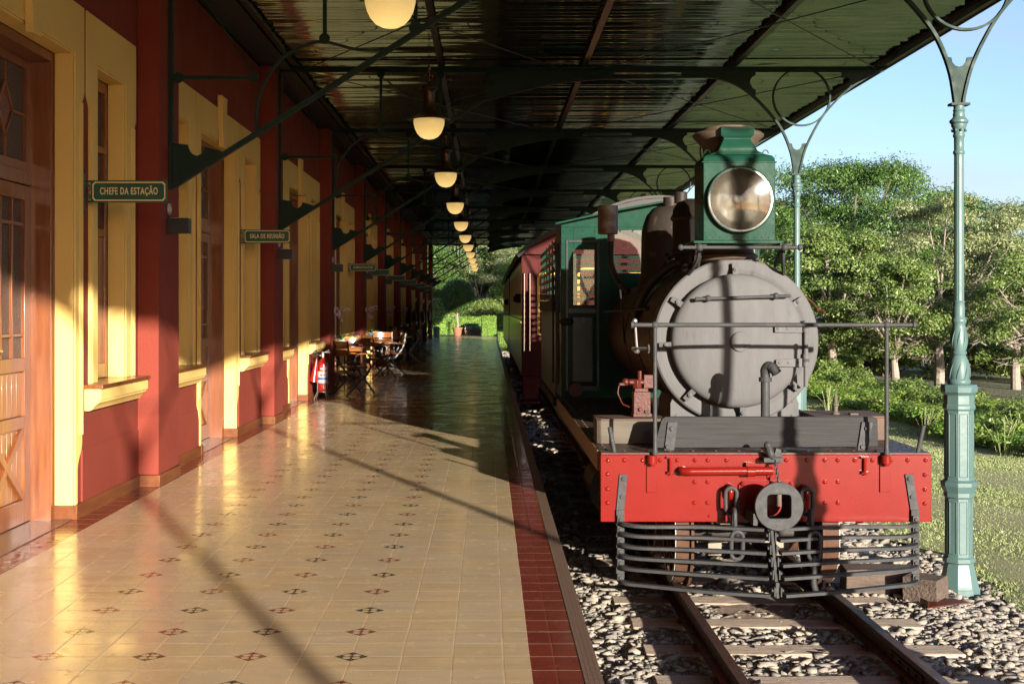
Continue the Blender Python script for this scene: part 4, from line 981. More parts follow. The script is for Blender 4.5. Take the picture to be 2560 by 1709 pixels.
# deck
b = MB(); b.box(.782, 3.060, YB + .002, 14.72, .3885, .402); deck = lp_(b, 'running_plate', 'deck', .002)
b = MB(); b.box(.766, .780, YB + .165, 14.72, .26, .4015); b.box(3.062, 3.076, YB + .165, 14.72, .26, .4015); lp_(b, 'frame_edge', 'deckedge', .002, split=SX)
b = MB()
for y in np.arange(9.3, 14.6, .16): b.rivet((.83, y, .402), .012, (0, 0, 1)); b.rivet((3.01, y, .402), .012, (0, 0, 1))
for x in np.arange(.95, 2.9, .16): b.rivet((x, 9.22, .402), .012, (0, 0, 1))
lp_(b, 'deck_bolts', 'deck', parent=deck)
# main frame under deck
b = MB(); b.box(1.55, 1.60, YB + .17, 16.5, -.12, .385); b.box(2.24, 2.29, YB + .17, 16.5, -.12, .385); b.box(1.60, 2.24, 9.9, 10.0, -.1, .38); b.box(.9, 2.9, 14.0, 14.1, .1, .38); lp_(b, 'main_frame', 'bblack', .004)
b = MB(); b.box(1.55, 2.29, 9.80, 10.08, -.34, -.16); b.box(1.62, 1.72, 9.72, 9.795, -.42, -.10); b.box(2.12, 2.22, 9.72, 9.795, -.42, -.10); b.box(1.80, 2.04, 9.70, 9.795, -.30, -.20)
for x in (1.64, 1.70, 2.14, 2.20): b.hexb((x, 9.72, -.14), .014, .02); b.hexb((x, 9.72, -.38), .014, .02)
b.box(1.50, 2.34, 9.86, 9.95, -.159, -.06)
bog = b.build('bogie', pm('bogie_cream', (.22, .19, .14), (.17, .14, .105), 7, .7, bump=.2, bscale=30, c3=(.20, .13, .09), spot=.58), loco, bevel=.004)
def wheel(y, r, y_name='wheel'):
    for xs, sg in ((1.325, 1), (2.480, -1)):
        b = MB(); x = xs
        # tyre: tread and flange; flange is on the inner side
        pr = [(r * .80, 0), (r - .008, 0), (r, .006), (r, .095), (r + .028, .105), (r + .028, .125), (r * .80, .13)]
        b.lathe([(q[0], q[1] * sg) for q in pr], (x, y, -.6 + r), 'x', 48, caps=False); rings = None
        w = b.build('wheel', M['tread'], loco, smooth=30)
        b = MB(); b.lathe([(r * .845, -.003 * sg), (r * .985, -.003 * sg), (r * .985, .002 * sg)], (x, y, -.6 + r), 'x', 48, caps=False); b.build('tyre_line', M['potwhite'], w, smooth=30)
        b = MB(); b.lathe([(.05, -.03 * sg), (.055, -.02 * sg), (.075, -.015 * sg), (.08, .012 * sg)], (x, y, -.6 + r), 'x', 24); b.lathe([(.001, .02 * sg), (r * .80, .02 * sg), (r * .80, .06 * sg), (.001, .06 * sg)], (x, y, -.6 + r), 'x', 40)
        for a in range(8):
            t = a * PI / 4; b.rod((x + .014 * sg, y + .06 * math.cos(t), -.6 + r + .06 * math.sin(t)), (x + .014 * sg, y + r * .8 * math.cos(t), -.6 + r + r * .8 * math.sin(t)), .05, .02, (1, 0, 0))
        b.build('wheel_centre', M['redpart'], w, smooth=30)
    b = MB(); b.cyl((1.33, y, -.6 + r), (2.475, y, -.6 + r), .06, 14); b.build('axle', M['bblack'], loco)
wheel(9.66, .36); wheel(10.75, .36); wheel(12.2, .5); wheel(13.5, .5); wheel(15.3, .36)
# smokebox + boiler
ZB = 1.145; YF = 10.22
b = MB(); b.lathe([(.001, YF + .002), (.50, YF + .002), (.545, YF - .015), (.56, YF - .018), (.625, YF - .012), (.638, YF), (.638, YF + .9)], (XC, 0, ZB), 'y', 96); smk = lp_(b, 'smokebox', 'grey', smooth=30)
b = MB(); b.lathe([(.616, YF + .902), (.628, YF + .905), (.628, YF + .96), (.585, YF + .962), (.585, YF + 1.6), (.594, YF + 1.6), (.594, YF + 1.68), (.585, YF + 1.68), (.585, YF + 2.6), (.594, YF + 2.6), (.594, YF + 2.68), (.585, YF + 2.68), (.585, YF + 4.45)], (XC, 0, ZB), 'y', 80); lp_(b, 'boiler', 'boiler', smooth=30)
b = MB(); b.lathe([(.635, YF + .25), (.642, YF + .25), (.642, YF + .905), (.63, YF + .905)], (XC, 0, ZB), 'y', 80, caps=False); b.build('smokebox_wrapper', M['boiler'], smk, smooth=30)
# saddle under smokebox
b = MB(); sad = [(1.42, .402), (2.42, .402), (2.42, .66)] + [(XC + .642 * math.cos(R(a)), ZB + .642 * math.sin(R(a))) for a in (-42, -60, -80, -100, -120, -138)] + [(1.42, .66)]
b.prism(sad, 'y', YF + .06, YF + .75); lp_(b, 'saddle', 'grey', .004, smk)
b = MB()
for x, z in ((1.47, .43), (1.47, .56), (2.37, .43), (2.37, .56), (2.37, .68)): b.rivet((x, YF + .06, z), .016)
lp_(b, 'saddle_rivets', 'grey', parent=smk)
# door
b = MB(); YD = YF - .12
b.lathe([(.001, YD - .055), (.15, YD - .052), (.32, YD - .040), (.44, YD - .022), (.485, YD - .008), (.508, YD + .012), (.515, YD + .04), (.515, YF - .019)], (XC, 0, ZB + .005), 'y', 96); sdoor = lp_(b, 'smokebox_door', 'grey', smooth=50)
b = MB(); b.lathe([(.001, YD - .075), (.070, YD - .073), (.076, YD - .068), (.078, YD - .045)], (XC, 0, ZB), 'y', 40); lp_(b, 'door_boss', 'grey', parent=sdoor)
# clamps
for a in (92, 147, 33, 183, 228, -38, 274):
    ca, sa = math.cos(R(a)), math.sin(R(a)); c = Vector((XC + .552 * ca, YF - .03, ZB + .552 * sa)); rad = Vector((ca, 0, sa)); tan = Vector((-sa, 0, ca)); b = MB()
    b.rod(c - rad * .055 + Vector((0, -.06, 0)), c + rad * .05 + Vector((0, -.02, 0)), .045, .018, (0, -1, 0)); b.hexb(c + Vector((0, -.045, 0)), .018, .02); b.rivet(c + Vector((0, -.065, 0)), .010); b.cyl(c, c + Vector((0, -.05, 0)), .010, 8)
    b.rod(c + rad * .04, c + rad * .04 + Vector((0, -.03, 0)), .04, .02, rad); lp_(b, 'door_clamp', 'grey', .002, smk)
# hinge
b = MB(); xh = 2.425
for z in (1.245, .985):
    b.rod((2.02, YD - .075, z - .01), (2.40, YD - .045, z + .012), .065, .014, (0, -1, 0)) if False else None
    tip = 2.02 if z > 1.1 else 2.03
    b.add(*(lambda p: (p, [(0, 1, 2, 3), (4, 7, 6, 5), (0, 4, 5, 1), (1, 5, 6, 2), (2, 6, 7, 3), (3, 7, 4, 0)]))([(tip + .16, YD - .072, z - .028), (xh + .02, YD - .020, z - .035), (xh + .02, YD - .020, z + .035), (tip + .16, YD - .072, z + .022), (tip + .16, YD - .050, z - .028), (xh + .02, YD + .01, z - .035), (xh + .02, YD + .01, z + .035), (tip + .16, YD - .050, z + .022)]))
    for t in (.1, .42, .75): b.rivet((tip + .16 + t * .23, YD - .072 + t * .052, z), .013)
b.cyl((xh, YD - .03, .80), (xh, YD - .03, 1.30), .017, 14)
for z in (1.275, 1.245, .985, 1.02): b.cyl((xh, YD - .03, z - .03), (xh, YD - .03, z + .03), .026, 14)
b.box(xh - .04, xh - .005, YD - .02, YF - .012, 1.235, 1.285); b.box(xh - .04, xh - .005, YD - .02, YF - .012, .95, 1.0); lp_(b, 'door_hinge', 'grey', .001, smk)
# door handrail
b = MB(); b.cyl((1.575, YD - .075, 1.468), (2.285, YD - .075, 1.492), .013, 12)
for x in (1.672, 2.187): b.sphere((x, YD - .075, 1.471 + (x - 1.575) * .034), .026, 14); b.cyl((x, YD - .075, 1.471 + (x - 1.575) * .034), (x, YD - .0, 1.471 + (x - 1.575) * .034), .012, 8)
b.cyl((1.575, YD - .075, 1.468), (1.60, YD - .075, 1.469), .016, 10); b.cyl((2.265, YD - .075, 1.4915), (2.30, YD - .075, 1.4925), .010, 10)
lp_(b, 'door_handrail', 'dgrey', parent=sdoor)
# front handrail on posts
b = MB(); yr = YB - .03; zr = 1.284; b.cyl((.985, yr, zr), (2.935, yr, zr), .0150, 16)
for x in (.985, 2.925): b.lathe([(.016, -.004), (.024, 0), (.024, .012), (.019, .02), (.022, .03)], (x, yr, zr), 'x', 16)
for x in (1.15, 2.745):
    b.lathe([(.021, .392), (.021, .405), (.015, .44), (.0145, .8), (.0145, zr)], (x, yr, 0), 'z', 16); b.sphere((x, yr, zr), .026, 16)
lp_(b, 'front_handrail', 'dgrey')
b = MB(); b.cyl((.882, YB + .05, .38), (.845, YB + .05, .575), .0155, 12); b.cyl((2.982, YB + .05, .38), (3.027, YB + .05, .585), .0155, 12); lp_(b, 'angled_rod', 'dgrey', split=SX)
# plank across the front
b = MB(); yp = 9.30; pl_ = [(1.165, .415), (1.225, .62), (1.25, .635), (2.715, .635), (2.745, .62), (2.75, .425)]
b.prism(pl_, 'y', yp, yp + .045); plank = lp_(b, 'front_plank', 'dgrey', .004)
plank.data.materials[0] = pm('charred_plank', (.022, .022, .022), (.032, .031, .031), 6, .65, bump=.5, bscale=12, stretch=(.4, 5, 9), spec=.12)
for x0, x1 in ((1.245, 1.285), (2.68, 2.64)):
    s = .02 if x0 < 2 else -.02
    b = MB(); b.prism([(x0 + s, .60), (x0 + s + .07, .60), (x0 + .06, .36), (x0 - .01, .36)] if x0 < 2 else [(x0 - .05, .60), (x0 + .03, .60), (x0 - .02, .34), (x0 - .09, .34)], 'y', yp - .016, yp - .0005)
    xx = x0 + (.05 if x0 < 2 else -.015)
    b.hexb((xx, yp - .016, .555), .018, .014); b.hexb((xx - .03, yp - .016, .425), .018, .014); lp_(b, 'plank_bracket', 'dgrey', .002, plank)
# side boxes on the deck
def sbox(x0, x1, y0, y1, z0, z1, mt_s, mt_t, nm):
    b = MB(); c = .03; b.prism([(x0, y0 + c), (x0 + c, y0), (x1 - c, y0), (x1, y0 + c), (x1, y1 - c), (x1 - c, y1), (x0 + c, y1), (x0, y1 - c)], 'z', z0, z1); s = b.build(nm, M[mt_s], loco, bevel=.006)
    b = MB(); b.prism([(x0 - .004, y0 + c), (x0 + c, y0 - .004), (x1 - c, y0 - .004), (x1 + .004, y0 + c), (x1 + .004, y1 - c), (x1 - c, y1 + .004), (x0 + c, y1 + .004), (x0 - .004, y1 - c)], 'z', z1 + .0005, z1 + .012); b.build('box_lid', M[mt_t], s, bevel=.002)
    return s
sbL = sbox(.80, 1.305, 9.70, 10.05, .403, .575, 'boxwood', 'boxtop', 'sand_box')
sbR = sbox(2.47, 3.03, 9.95, 10.5, .403, .575, 'boxtop', 'boxtop', 'sand_box')
b = MB(); b.lathe([(.03, .588), (.03, .60), (.016, .61), (.018, .65), (.026, .655), (.026, .67), (.014, .68), (.016, .72), (.006, .76), (.002, .80)], (2.66, 10.1, 0), 'z', 12); b.box(2.76, 2.82, 10.05, 10.11, .588, .60); b.build('grease_cup', M['boxwood'], sbR)
# red pump
b = MB(); b.box(1.09, 1.215, 9.86, 9.98, .59, .775); b.box(1.085, 1.225, 9.85, 9.99, .588, .615); b.box(1.10, 1.20, 9.88, 9.97, .775, .80); b.cyl((1.06, 9.92, .845), (1.24, 9.92, .845), .022, 10); b.cyl((1.14, 9.92, .80), (1.14, 9.92, .93), .016, 10); b.hexb((1.12, 9.92, .80), .035, .06, (0, 0, 1))
b.sphere((1.035, 9.92, .845), .030, 10); b.box(.985, 1.03, 9.90, 9.94, .82, .84); b.tube([(.985, 9.92, .83), (.975, 9.92, .76), (1.01, 9.90, .68), (1.06, 9.88, .66)], .006, 6)
b.box(1.17, 1.26, 9.90, 9.97, .80, .90); b.hexb((1.14, 9.86, .645), .018, .02); b.hexb((1.18, 9.86, .63), .012, .02); lp_(b, 'lubricator_pump', 'redpart', .003)
# front upright pipe with elbow
b = MB(); px = 1.985; yq = 9.45
b.tube([(px, yq, .40), (px, yq, .90)], .032, 20); b.tube([(px, yq, .875), (px, yq, .905)], .046, 20); el = spline([(px, yq, .90), (px, yq - .003, .955), (px + .018, yq - .02, .985), (px + .045, yq - .045, .975), (px + .07, yq - .06, .935)], 5); b.tube(el, [.034] * 4 + [.036] * 8 + [.034] * (len(el) - 12), 20, caps=False)
for i in range(4): t = el[-2 - i]; b.tube([el[-2 - i * 2], el[-1 - i * 2]], .0375, 18)
lp_(b, 'upright_pipe', 'dgrey')
# hook knob and small chain above the coupler
b = MB(); x = bu(1918); b.tube(spline([(x - .01, YB - .07, .455), (x + .005, YB - .09, .40), (x + .03, YB - .06, .36), (x + .06, YB - .03, .355)], 5), .026, 14); b.sphere((x - .012, YB - .07, .46), .028, 14)
b.box(x - .045, x + .085, YB - .10, YB - .001, .345, .378); b.prism([(x + .03, .37), (x + .09, .37), (x + .085, .43), (x + .05, .44)], 'y', YB - .05, YB - .01); lp_(b, 'coupling_hook', 'dgrey', .003)
def link(b, c, L_, W_, r, ax, tilt=0.0):
    """oval chain link hanging along z, plane 'x' (seen face on) or 'y' (edge on)"""
    pts = []
    for i in range(20):
        a = 2 * PI * i / 20; u = W_ / 2 * math.cos(a); v = (L_ / 2 - W_ / 2) * (1 if math.sin(a) > 0.001 else -1 if math.sin(a) < -.001 else 0) + W_ / 2 * math.sin(a)
        if ax == 'x': p = Vector((u, 0, v))
        elif ax == 'y': p = Vector((0, u, v))
        else: p = Vector((u * .8, u * .6, v))
        p = Matrix.Rotation(tilt, 3, 'Y') @ p; pts.append(Vector(c) + p)
    b.tube(pts, r, 10, closed=True)
b = MB()
for i in range(6): link(b, (x + .035 + .004 * i, YB - .10, .345 - i * .029), .042, .022, .0038, 'x' if i % 2 else 'y')
lp_(b, 'pin_chain', 'dgrey')
# bell coupler
b = MB(); cy = 8.80; cx, cz = 1.942, .078; n = 48; ro = .162; hw = .080
def sqr(a):
    c, s = math.cos(a), math.sin(a); p = 8; k = (abs(c) ** p + abs(s) ** p) ** (-1 / p); return hw * k
rings = []
for kind, y in (('o', cy + .03), ('o', cy), ('i', cy), ('i', cy + .03)):
    ring = []
    for k in range(n):
        a = 2 * PI * k / n; r = ro if kind == 'o' else sqr(a); ring.append((cx + r * math.cos(a), y, cz + r * math.sin(a)))
    rings.append(ring)
rings.append(rings[0]); b.loft(rings, False); cpl = lp_(b, 'coupler', 'dgrey', .004)
b = MB(); b.lathe([(.14, cy + .031), (.13, cy + .06), (.12, cy + .11), (.10, cy + .17), (.085, YB - .02)], (cx, 0, cz - .03), 'y', 32, caps=False); b.box(cx - .17, cx - .14, cy + .02, YB - .02, cz - .13, cz - .05)
lp_(b, 'coupler_bell', 'dgrey', .002, cpl)
b = MB(); b.cyl((cx + .005, cy + .028, cz + .0), (cx + .005, cy + .028, cz + .085), .016, 10); lp_(b, 'coupler_pin', 'boxwood', 0, cpl)
# safety chains
def hang(xh, zh, n_, hook):
    b = MB(); b.tube(spline([(xh, YB, zh - .02), (xh, YB - .05, zh - .01), (xh, YB - .075, zh - .045), (xh, YB - .05, zh - .085), (xh, YB - .01, zh - .075)], 4), .019, 12); lp_(b, 'chain_staple', 'red', 0, beam)
    b = MB(); z = zh - .045
    link(b, (xh, YB - .085, z - .055), .175, .078, .0145, 'x'); z -= .160
    link(b, (xh + .008, YB - .15, z - .03), .17, .07, .0145, 'y'); z -= .115
    link(b, (xh + .012, YB - .235, z - .06), .185, .078, .015, 'x', .03)
    if hook:
        b2 = [(xh + .012, YB - .24, z - .125), (xh + .005, YB - .27, z - .20), (xh - .005, YB - .29, z - .29), (xh + .008, YB - .30, z - .345), (xh + .035, YB - .30, z - .352), (xh + .052, YB - .30, z - .325), (xh + .06, YB - .30, z - .275)]
        s = spline(b2, 5); b.tube(s, [.013 + .010 * math.sin(PI * min(1, i / len(s) * 1.15)) for i in range(len(s))], 12)
    lp_(b, 'safety_chain', 'dgrey', 0)
hang(bu(1822), bz(1214), 3, False); hang(bu(2010), bz(1216), 3, True)
# cowcatcher
b = MB(); XL, XR, XM = .912, 2.945, 1.90
zc_ = [-.086, -.154, -.232, -.306, -.384, -.486]; yc_ = [8.86, 8.83, 8.79, 8.75, 8.71, 8.66]; ye = 9.06
cow_root = None
for i in range(6):
    z = zc_[i]; zl = z + .012
    for sx, xe in ((-1, XL), (1, XR)):
        g = MB(); xm = XM + sx * .016
        pts = [(xm + sx * .002, yc_[i] + .01, z + .062), (xm + sx * .002, yc_[i] + .004, z + .014), (xm + sx * .012, yc_[i], z), (xm + sx * .03, yc_[i] + .002, z)]
        L1 = spline([(xm + sx * .03, yc_[i] + .002, z), (XM + sx * .45, yc_[i] + .10 + .02 * i / 5, z + .003), (xe - sx * .17, ye - .10, z + .004), (xe - sx * .05, ye - .045, z + .006), (xe - sx * .008, ye + .02, z + .010), (xe, ye + .05, z + .012)], 6)
        for q in range(2):
            pass
        # horizontal flat bar: width roughly in the level direction, so seen as a thin edge with a top face
        m = len(L1); ringz = []
        for k, p in enumerate(L1):
            a = L1[max(0, k - 1)]; c2 = L1[min(m - 1, k + 1)]; d = (c2 - a).normalized(); nv = Vector((0, 0, 1)).cross(d).normalized()
            w_, t_ = .050, .021
            ringz.append([p + nv * w_ / 2 + Vector((0, 0, t_ / 2)), p - nv * w_ / 2 + Vector((0, 0, t_ / 2)), p - nv * w_ / 2 - Vector((0, 0, t_ / 2)), p + nv * w_ / 2 - Vector((0, 0, t_ / 2))])
        g.loft(ringz)
        g.box(xm + (0 if sx > 0 else -.010), xm + (.010 if sx > 0 else 0), yc_[i] - .02, yc_[i] + .025, z - .004, z + .058)          # turned-up tab at the centre
        g.hexb((xm + sx * .010, yc_[i], z + .036), .013, .014, (sx, 0, 0))
        g.box(xe - .022, xe + .022, ye + .018, ye + .032, z + .005, z + .060); g.hexb((xe, ye + .018, z + .034), .013, .012)
        lp_(g, 'pilot_bar', 'dgrey', .002)
b = MB(); b.prism([(8.86, -.02), (8.88, -.02), (8.675, -.50), (8.650, -.50)], 'x', XM - .010, XM + .010); b.box(XM - .012, XM + .012, 8.66, 8.70, -.47, -.40)

lp_(b, 'pilot_spine', 'dgrey', .002)
for xe, tx in ((XL, .935), (XR, 2.905)):
    b = MB(); b.add([(tx - .028, YB - .014, .255), (tx + .028, YB - .014, .255), (xe + .028, YB - .014, -.0), (xe - .028, YB - .014, -.0), (tx - .028, YB - .002, .255), (tx + .028, YB - .002, .255), (xe + .028, YB - .002, -.0), (xe - .028, YB - .002, -.0)], [(0, 1, 2, 3), (7, 6, 5, 4), (0, 4, 5, 1), (1, 5, 6, 2), (2, 6, 7, 3), (3, 7, 4, 0)])
    b.box(xe - .028, xe + .028, YB - .026, YB - .0145, -.46, .01)
    for z in (.225, .10): b.hexb((tx if z > .2 else (tx + xe) / 2, YB - .014, z), .014, .012)
    lp_(b, 'pilot_strap', 'dgrey', .002)
# headlight
hx, hy0, hy1, hz0, hz1 = 1.885, 9.90, 10.33, 1.885, 2.50; hw = .270
b = MB(); b.box(hx - hw, hx + hw, hy0, hy1, hz0 + .02, hz1); hl = lp_(b, 'headlight', 'locogreen', .006)
b = MB(); b.box(hx - hw - .075, hx + hw + .05, hy0 - .03, hy1 + .03, hz0, hz0 + .0195)
b.box(hx - hw - .012, hx + hw + .012, hy0 - .008, hy1, hz1 - .010, hz1 - .0005); lp_(b, 'headlight_shelf', 'locogreen', .002, hl)
# rounded shoulder top + chimney of the lamp
def rrect(w, d, z, yc): return [(hx - w, yc - d, z), (hx + w, yc - d, z), (hx + w, yc + d, z), (hx - w, yc + d, z)]
yc = (hy0 + hy1) / 2; dd = (hy1 - hy0) / 2
b = MB(); b.loft([rrect(hw, dd, hz1, yc), rrect(hw - .004, dd - .004, hz1 + .025, yc), rrect(hw - .02, dd - .02, hz1 + .045, yc), rrect(hw - .06, dd - .06, hz1 + .06, yc), rrect(.15, .14, hz1 + .085, yc - .02), rrect(.125, .12, hz1 + .13, yc - .03), rrect(.105, .10, hz1 + .17, yc - .03), rrect(.10, .10, hz1 + .185, yc - .03), rrect(.125, .115, hz1 + .205, yc - .03), rrect(.128, .118, hz1 + .27, yc - .03), rrect(.11, .10, hz1 + .27, yc - .03), rrect(.10, .09, hz1 + .20, yc - .03)], caps=True); lp_(b, 'headlight_cowl', 'locogreen', .003, hl)
b = MB()
for sx in (-1, 1): b.tube([(hx + sx * (hw - .05) + .022 * math.cos(a), yc - .1, hz1 + .07 + .028 * math.sin(a)) for a in np.linspace(0, PI, 8)], .004, 6)
lp_(b, 'carry_loop', 'locogreen', 0, hl, split=SX)
lc = (hx + .0, hz0 + .325); b = MB(); b.lathe([(.255, hy0 - .001), (.252, hy0 - .045), (.246, hy0 - .055), (.236, hy0 - .055), (.228, hy0 - .04), (.228, hy0 - .001)], (lc[0], 0, lc[1]), 'y', 64, caps=False); lp_(b, 'lens_ring', 'locogreen', 0, hl)
b = MB(); b.lathe([(.234, hy0 - .054), (.240, hy0 - .058), (.228, hy0 - .060), (.222, hy0 - .050)], (lc[0], 0, lc[1]), 'y', 64, caps=False); b.build('bezel', M['chrome'], hl)
b = MB(); b.lathe([(.228, hy0 - .045), (.20, hy0 - .022), (.16, hy0 - .012), (.10, hy0 - .006), (.045, hy0 - .004), (.001, hy0 - .004)], (lc[0], 0, lc[1]), 'y', 64, caps=False); b.build('reflector', M['reflector'], hl, smooth=80)
b = MB(); b.lathe([(.030, hy0 - .005), (.034, hy0 - .02), (.033, hy0 - .035), (.024, hy0 - .046), (.001, hy0 - .050)], (lc[0] - .012, 0, lc[1] + .002), 'y', 24); b.build('bulb', pm('frosted_bulb', (.62, .60, .56), None, rough=.3), hl)
b = MB(); b.lathe([(.226, hy0 - .052), (.15, hy0 - .060), (.07, hy0 - .066), (.001, hy0 - .067)], (lc[0], 0, lc[1]), 'y', 48, caps=False); b.build('lens', M['lens'], hl, smooth=80)
b = MB(); b.cyl((hx + hw, yc - .12, 2.19), (hx + hw + .09, yc - .12, 2.19), .007, 8); b.lathe([(.008, .05), (.012, .055), (.012, .09), (.008, .095)], (hx + hw, yc - .12, 2.19), 'x', 10); b.build('lamp_knob', M['brass'], hl)
b = MB(); b.box(hx + hw + .001, hx + hw + .014, yc - .13, yc + .13, 2.0, 2.44); lp_(b, 'headlight_door', 'locogreen', .003, hl)
b = MB()
for x in np.arange(hx - hw + .02, hx + hw, .052): b.rivet((x, hy0 - .0, hz0 + .045), .005); 
for z in np.arange(hz0 + .08, hz1 - .02, .052): b.rivet((hx - hw + .015, hy0, z), .005); b.rivet((hx + hw - .015, hy0, z), .005)
lp_(b, 'headlight_rivets', 'locogreen', 0, hl)
# lamp stand
b = MB(); zr2 = 1.853; b.cyl((1.44, 9.86, zr2), (2.33, 9.86, zr2), .014, 12)
for x in (1.44, 2.33): b.sphere((x, 9.86, zr2), .024, 12)
for x in (1.58, 2.215): b.sphere((x, 9.86, zr2), .030, 12)
for sx, xa in ((-1, 1.60), (1, 2.24)):
    b.strip(spline([(xa, 10.0, 1.885), (xa, 10.02, 1.80), (xa + sx * .02, 10.1, 1.72), (xa + sx * .07, 10.3, 1.62), (xa + sx * .13, 10.36, 1.55)], 5), .055, (0, 1, 0), .02)
    b.box(xa - .045, xa + .045, 9.92, 10.28, 1.868, 1.884); b.cyl((xa - sx * .02, 9.86, zr2), (xa - sx * .02, 9.98, zr2 + .015), .010, 8); b.rod((xa - sx * .02, 9.98, 1.87), (xa - sx * .025, 10.2, 1.72), .02, .016)
lp_(b, 'lamp_stand', 'dgrey', .002)
# chimney
b = MB(); cy_ = 10.56
b.lathe([(.295, 1.72), (.265, 1.775), (.235, 1.80), (.235, 1.82), (.205, 1.84), (.195, 1.90), (.185, 2.3), (.188, 2.52), (.192, 2.62), (.205, 2.68), (.25, 2.735), (.280, 2.765), (.283, 2.78), (.26, 2.80), (.215, 2.81), (.205, 2.835), (.175, 2.845), (.165, 2.84), (.16, 2.60), (.001, 2.60)], (XC, cy_, 0), 'z', 48); lp_(b, 'chimney', 'cap', 0, None, 40)
b = MB(); b.lathe([(.31, 1.66), (.305, 1.71), (.29, 1.75)], (XC, cy_, 0), 'z', 40, caps=False); lp_(b, 'chimney_base', 'boiler')
# sand dome
b = MB(); sy = 11.7; b.lathe([(.33, 1.60), (.285, 1.72), (.265, 1.78), (.262, 1.86), (.285, 1.875), (.300, 1.89), (.300, 1.90), (.285, 1.91), (.282, 2.17), (.296, 2.18), (.302, 2.195), (.296, 2.21), (.285, 2.225), (.275, 2.28), (.24, 2.335), (.17, 2.36), (.001, 2.368)], (XC, sy, 0), 'z', 48); lp_(b, 'sand_dome', 'bblack', 0, None, 40)
b = MB(); b.lathe([(.06, 2.36), (.06, 2.45), (.05, 2.46)], (XC - .16, sy + .35, 0), 'z', 20); b.lathe([(.075, 2.36), (.075, 2.49), (.001, 2.49)], (XC - .12, 13.0, 0), 'z', 20); lp_(b, 'safety_valve', 'bblack', split=lambda c: c[1] > 12.5)
# steam dome
b = MB(); sy = 13.15; b.lathe([(.46, 1.55), (.42, 1.66), (.395, 1.75), (.39, 2.10), (.375, 2.22), (.34, 2.32), (.28, 2.39), (.18, 2.432), (.001, 2.44)], (XC, sy, 0), 'z', 56); lp_(b, 'steam_dome', 'dome', 0, None, 50)
# tin can tank on bent pipe
b = MB(); b.lathe([(.001, 2.10), (.090, 2.10), (.095, 2.105), (.095, 2.362), (.090, 2.368), (.001, 2.372)], (1.135, 12.5, 0), 'z', 32); can_ = lp_(b, 'feed_can', 'tin', 0)
b = MB(); b.cyl((1.165, 12.5, 2.03), (1.165, 12.5, 2.10), .034, 14); lp_(b, 'can_neck', 'tin', 0, can_)
b = MB(); b.tube(spline([(1.165, 12.5, 2.06), (1.16, 12.5, 1.90), (1.165, 12.5, 1.82), (1.20, 12.5, 1.72), (1.25, 12.45, 1.62), (1.32, 12.4, 1.55)], 5), .028, 14); lp_(b, 'can_pipe', 'bblack', 0, can_)
# pipework along boiler
b = MB()
b.tube(spline([(1.32, 12.7, 1.57), (1.40, 12.4, 1.585), (1.47, 11.9, 1.64), (1.50, 11.4, 1.74), (1.52, 11.3, 1.80)], 6), .010, 8)
b.tube(spline([(1.66, 11.0, 1.80), (1.56, 11.1, 1.77), (1.44, 11.3, 1.66), (1.36, 11.5, 1.52), (1.33, 11.8, 1.36), (1.34, 12.0, 1.2)], 6), .035, 12)
b.box(1.60, 1.70, 10.95, 11.05, 1.76, 1.84); b.cyl((1.50, 11.0, 1.83), (1.70, 11.0, 1.83), .018, 10); b.sphere((1.50, 11.0, 1.83), .032, 10); b.lathe([(.045, .0), (.045, .018)], (1.695, 11.0, 1.83), 'x', 14)
b.cyl((1.02, 11.6, 1.37), (1.30, 10.9, 1.395), .012, 8); b.sphere((1.31, 10.9, 1.398), .022, 10); b.cyl((1.13, 11.32, 1.60), (1.16, 11.2, 1.1), .008, 6)
b.cyl((1.6, 10.6, 1.70), (1.64, 10.6, 1.88), .03, 10); b.sphere((1.6, 10.6, 1.72), .05, 10)
lp_(b, 'boiler_pipes', 'bblack')
b = MB(); b.sphere((1.135, 10.2, 1.30), .022, 10); b.cyl((1.135, 10.2, 1.30), (1.15, 10.2, 1.09), .010, 8); b.sphere((1.15, 10.2, 1.075), .028, 10); b.cyl((1.11, 10.2, 1.085), (1.24, 10.2, 1.085), .015, 8); b.lathe([(.035, 0), (.035, .012)], (1.235, 10.2, 1.085), 'x', 12); b.build('valve_linkage', M['steel'], loco)
b = MB(); b.tube(spline([(2.42, 10.6, 1.53), (2.50, 10.5, 1.50), (2.56, 10.45, 1.45), (2.60, 10.4, 1.39)], 5), .012, 8); b.sphere((2.605, 10.4, 1.385), .024, 10); b.cyl((2.60, 10.4, 1.385), (2.64, 10.35, 1.365), .014, 8); lp_(b, 'whistle_pipe', 'boiler')
# cab
XA, XZ, Y1, Y2 = .815, 3.025, 14.70, 15.95
def cabtrim(x): return 2.33 + .215 * (1 - abs(x - XC) / (XC - XA))
b = MB(); T = .03; FR = Y1; 
def fpanel(x0, x1, z0, z1): b.box(x0, x1, FR, FR + T, z0, z1)
zt = 2.30
fpanel(XA, .95, .40, zt); fpanel(.95, 1.185, .40, 1.435); fpanel(.95, 1.185, 2.05, zt); fpanel(1.185, 1.37, .40, zt); fpanel(1.37, 1.715, .40, 1.79); fpanel(1.37, 1.715, 2.27, zt)
fpanel(1.715, 2.125, 1.6, zt); fpanel(2.125, 2.47, .40, 1.79); fpanel(2.125, 2.47, 2.27, zt); fpanel(2.47, 2.655, .40, zt); fpanel(2.655, 2.89, .4, 1.435); fpanel(2.655, 2.89, 2.05, zt); fpanel(2.89, XZ, .4, zt); fpanel(1.715, 2.125, .402, 1.6)
b.prism([(XA, zt), (XZ, zt), (XZ, cabtrim(XZ)), (XC, cabtrim(XC)), (XA, cabtrim(XA))], 'y', FR, FR + T)
cab = lp_(b, 'cab_front', 'locogreen', .003)
b = MB()
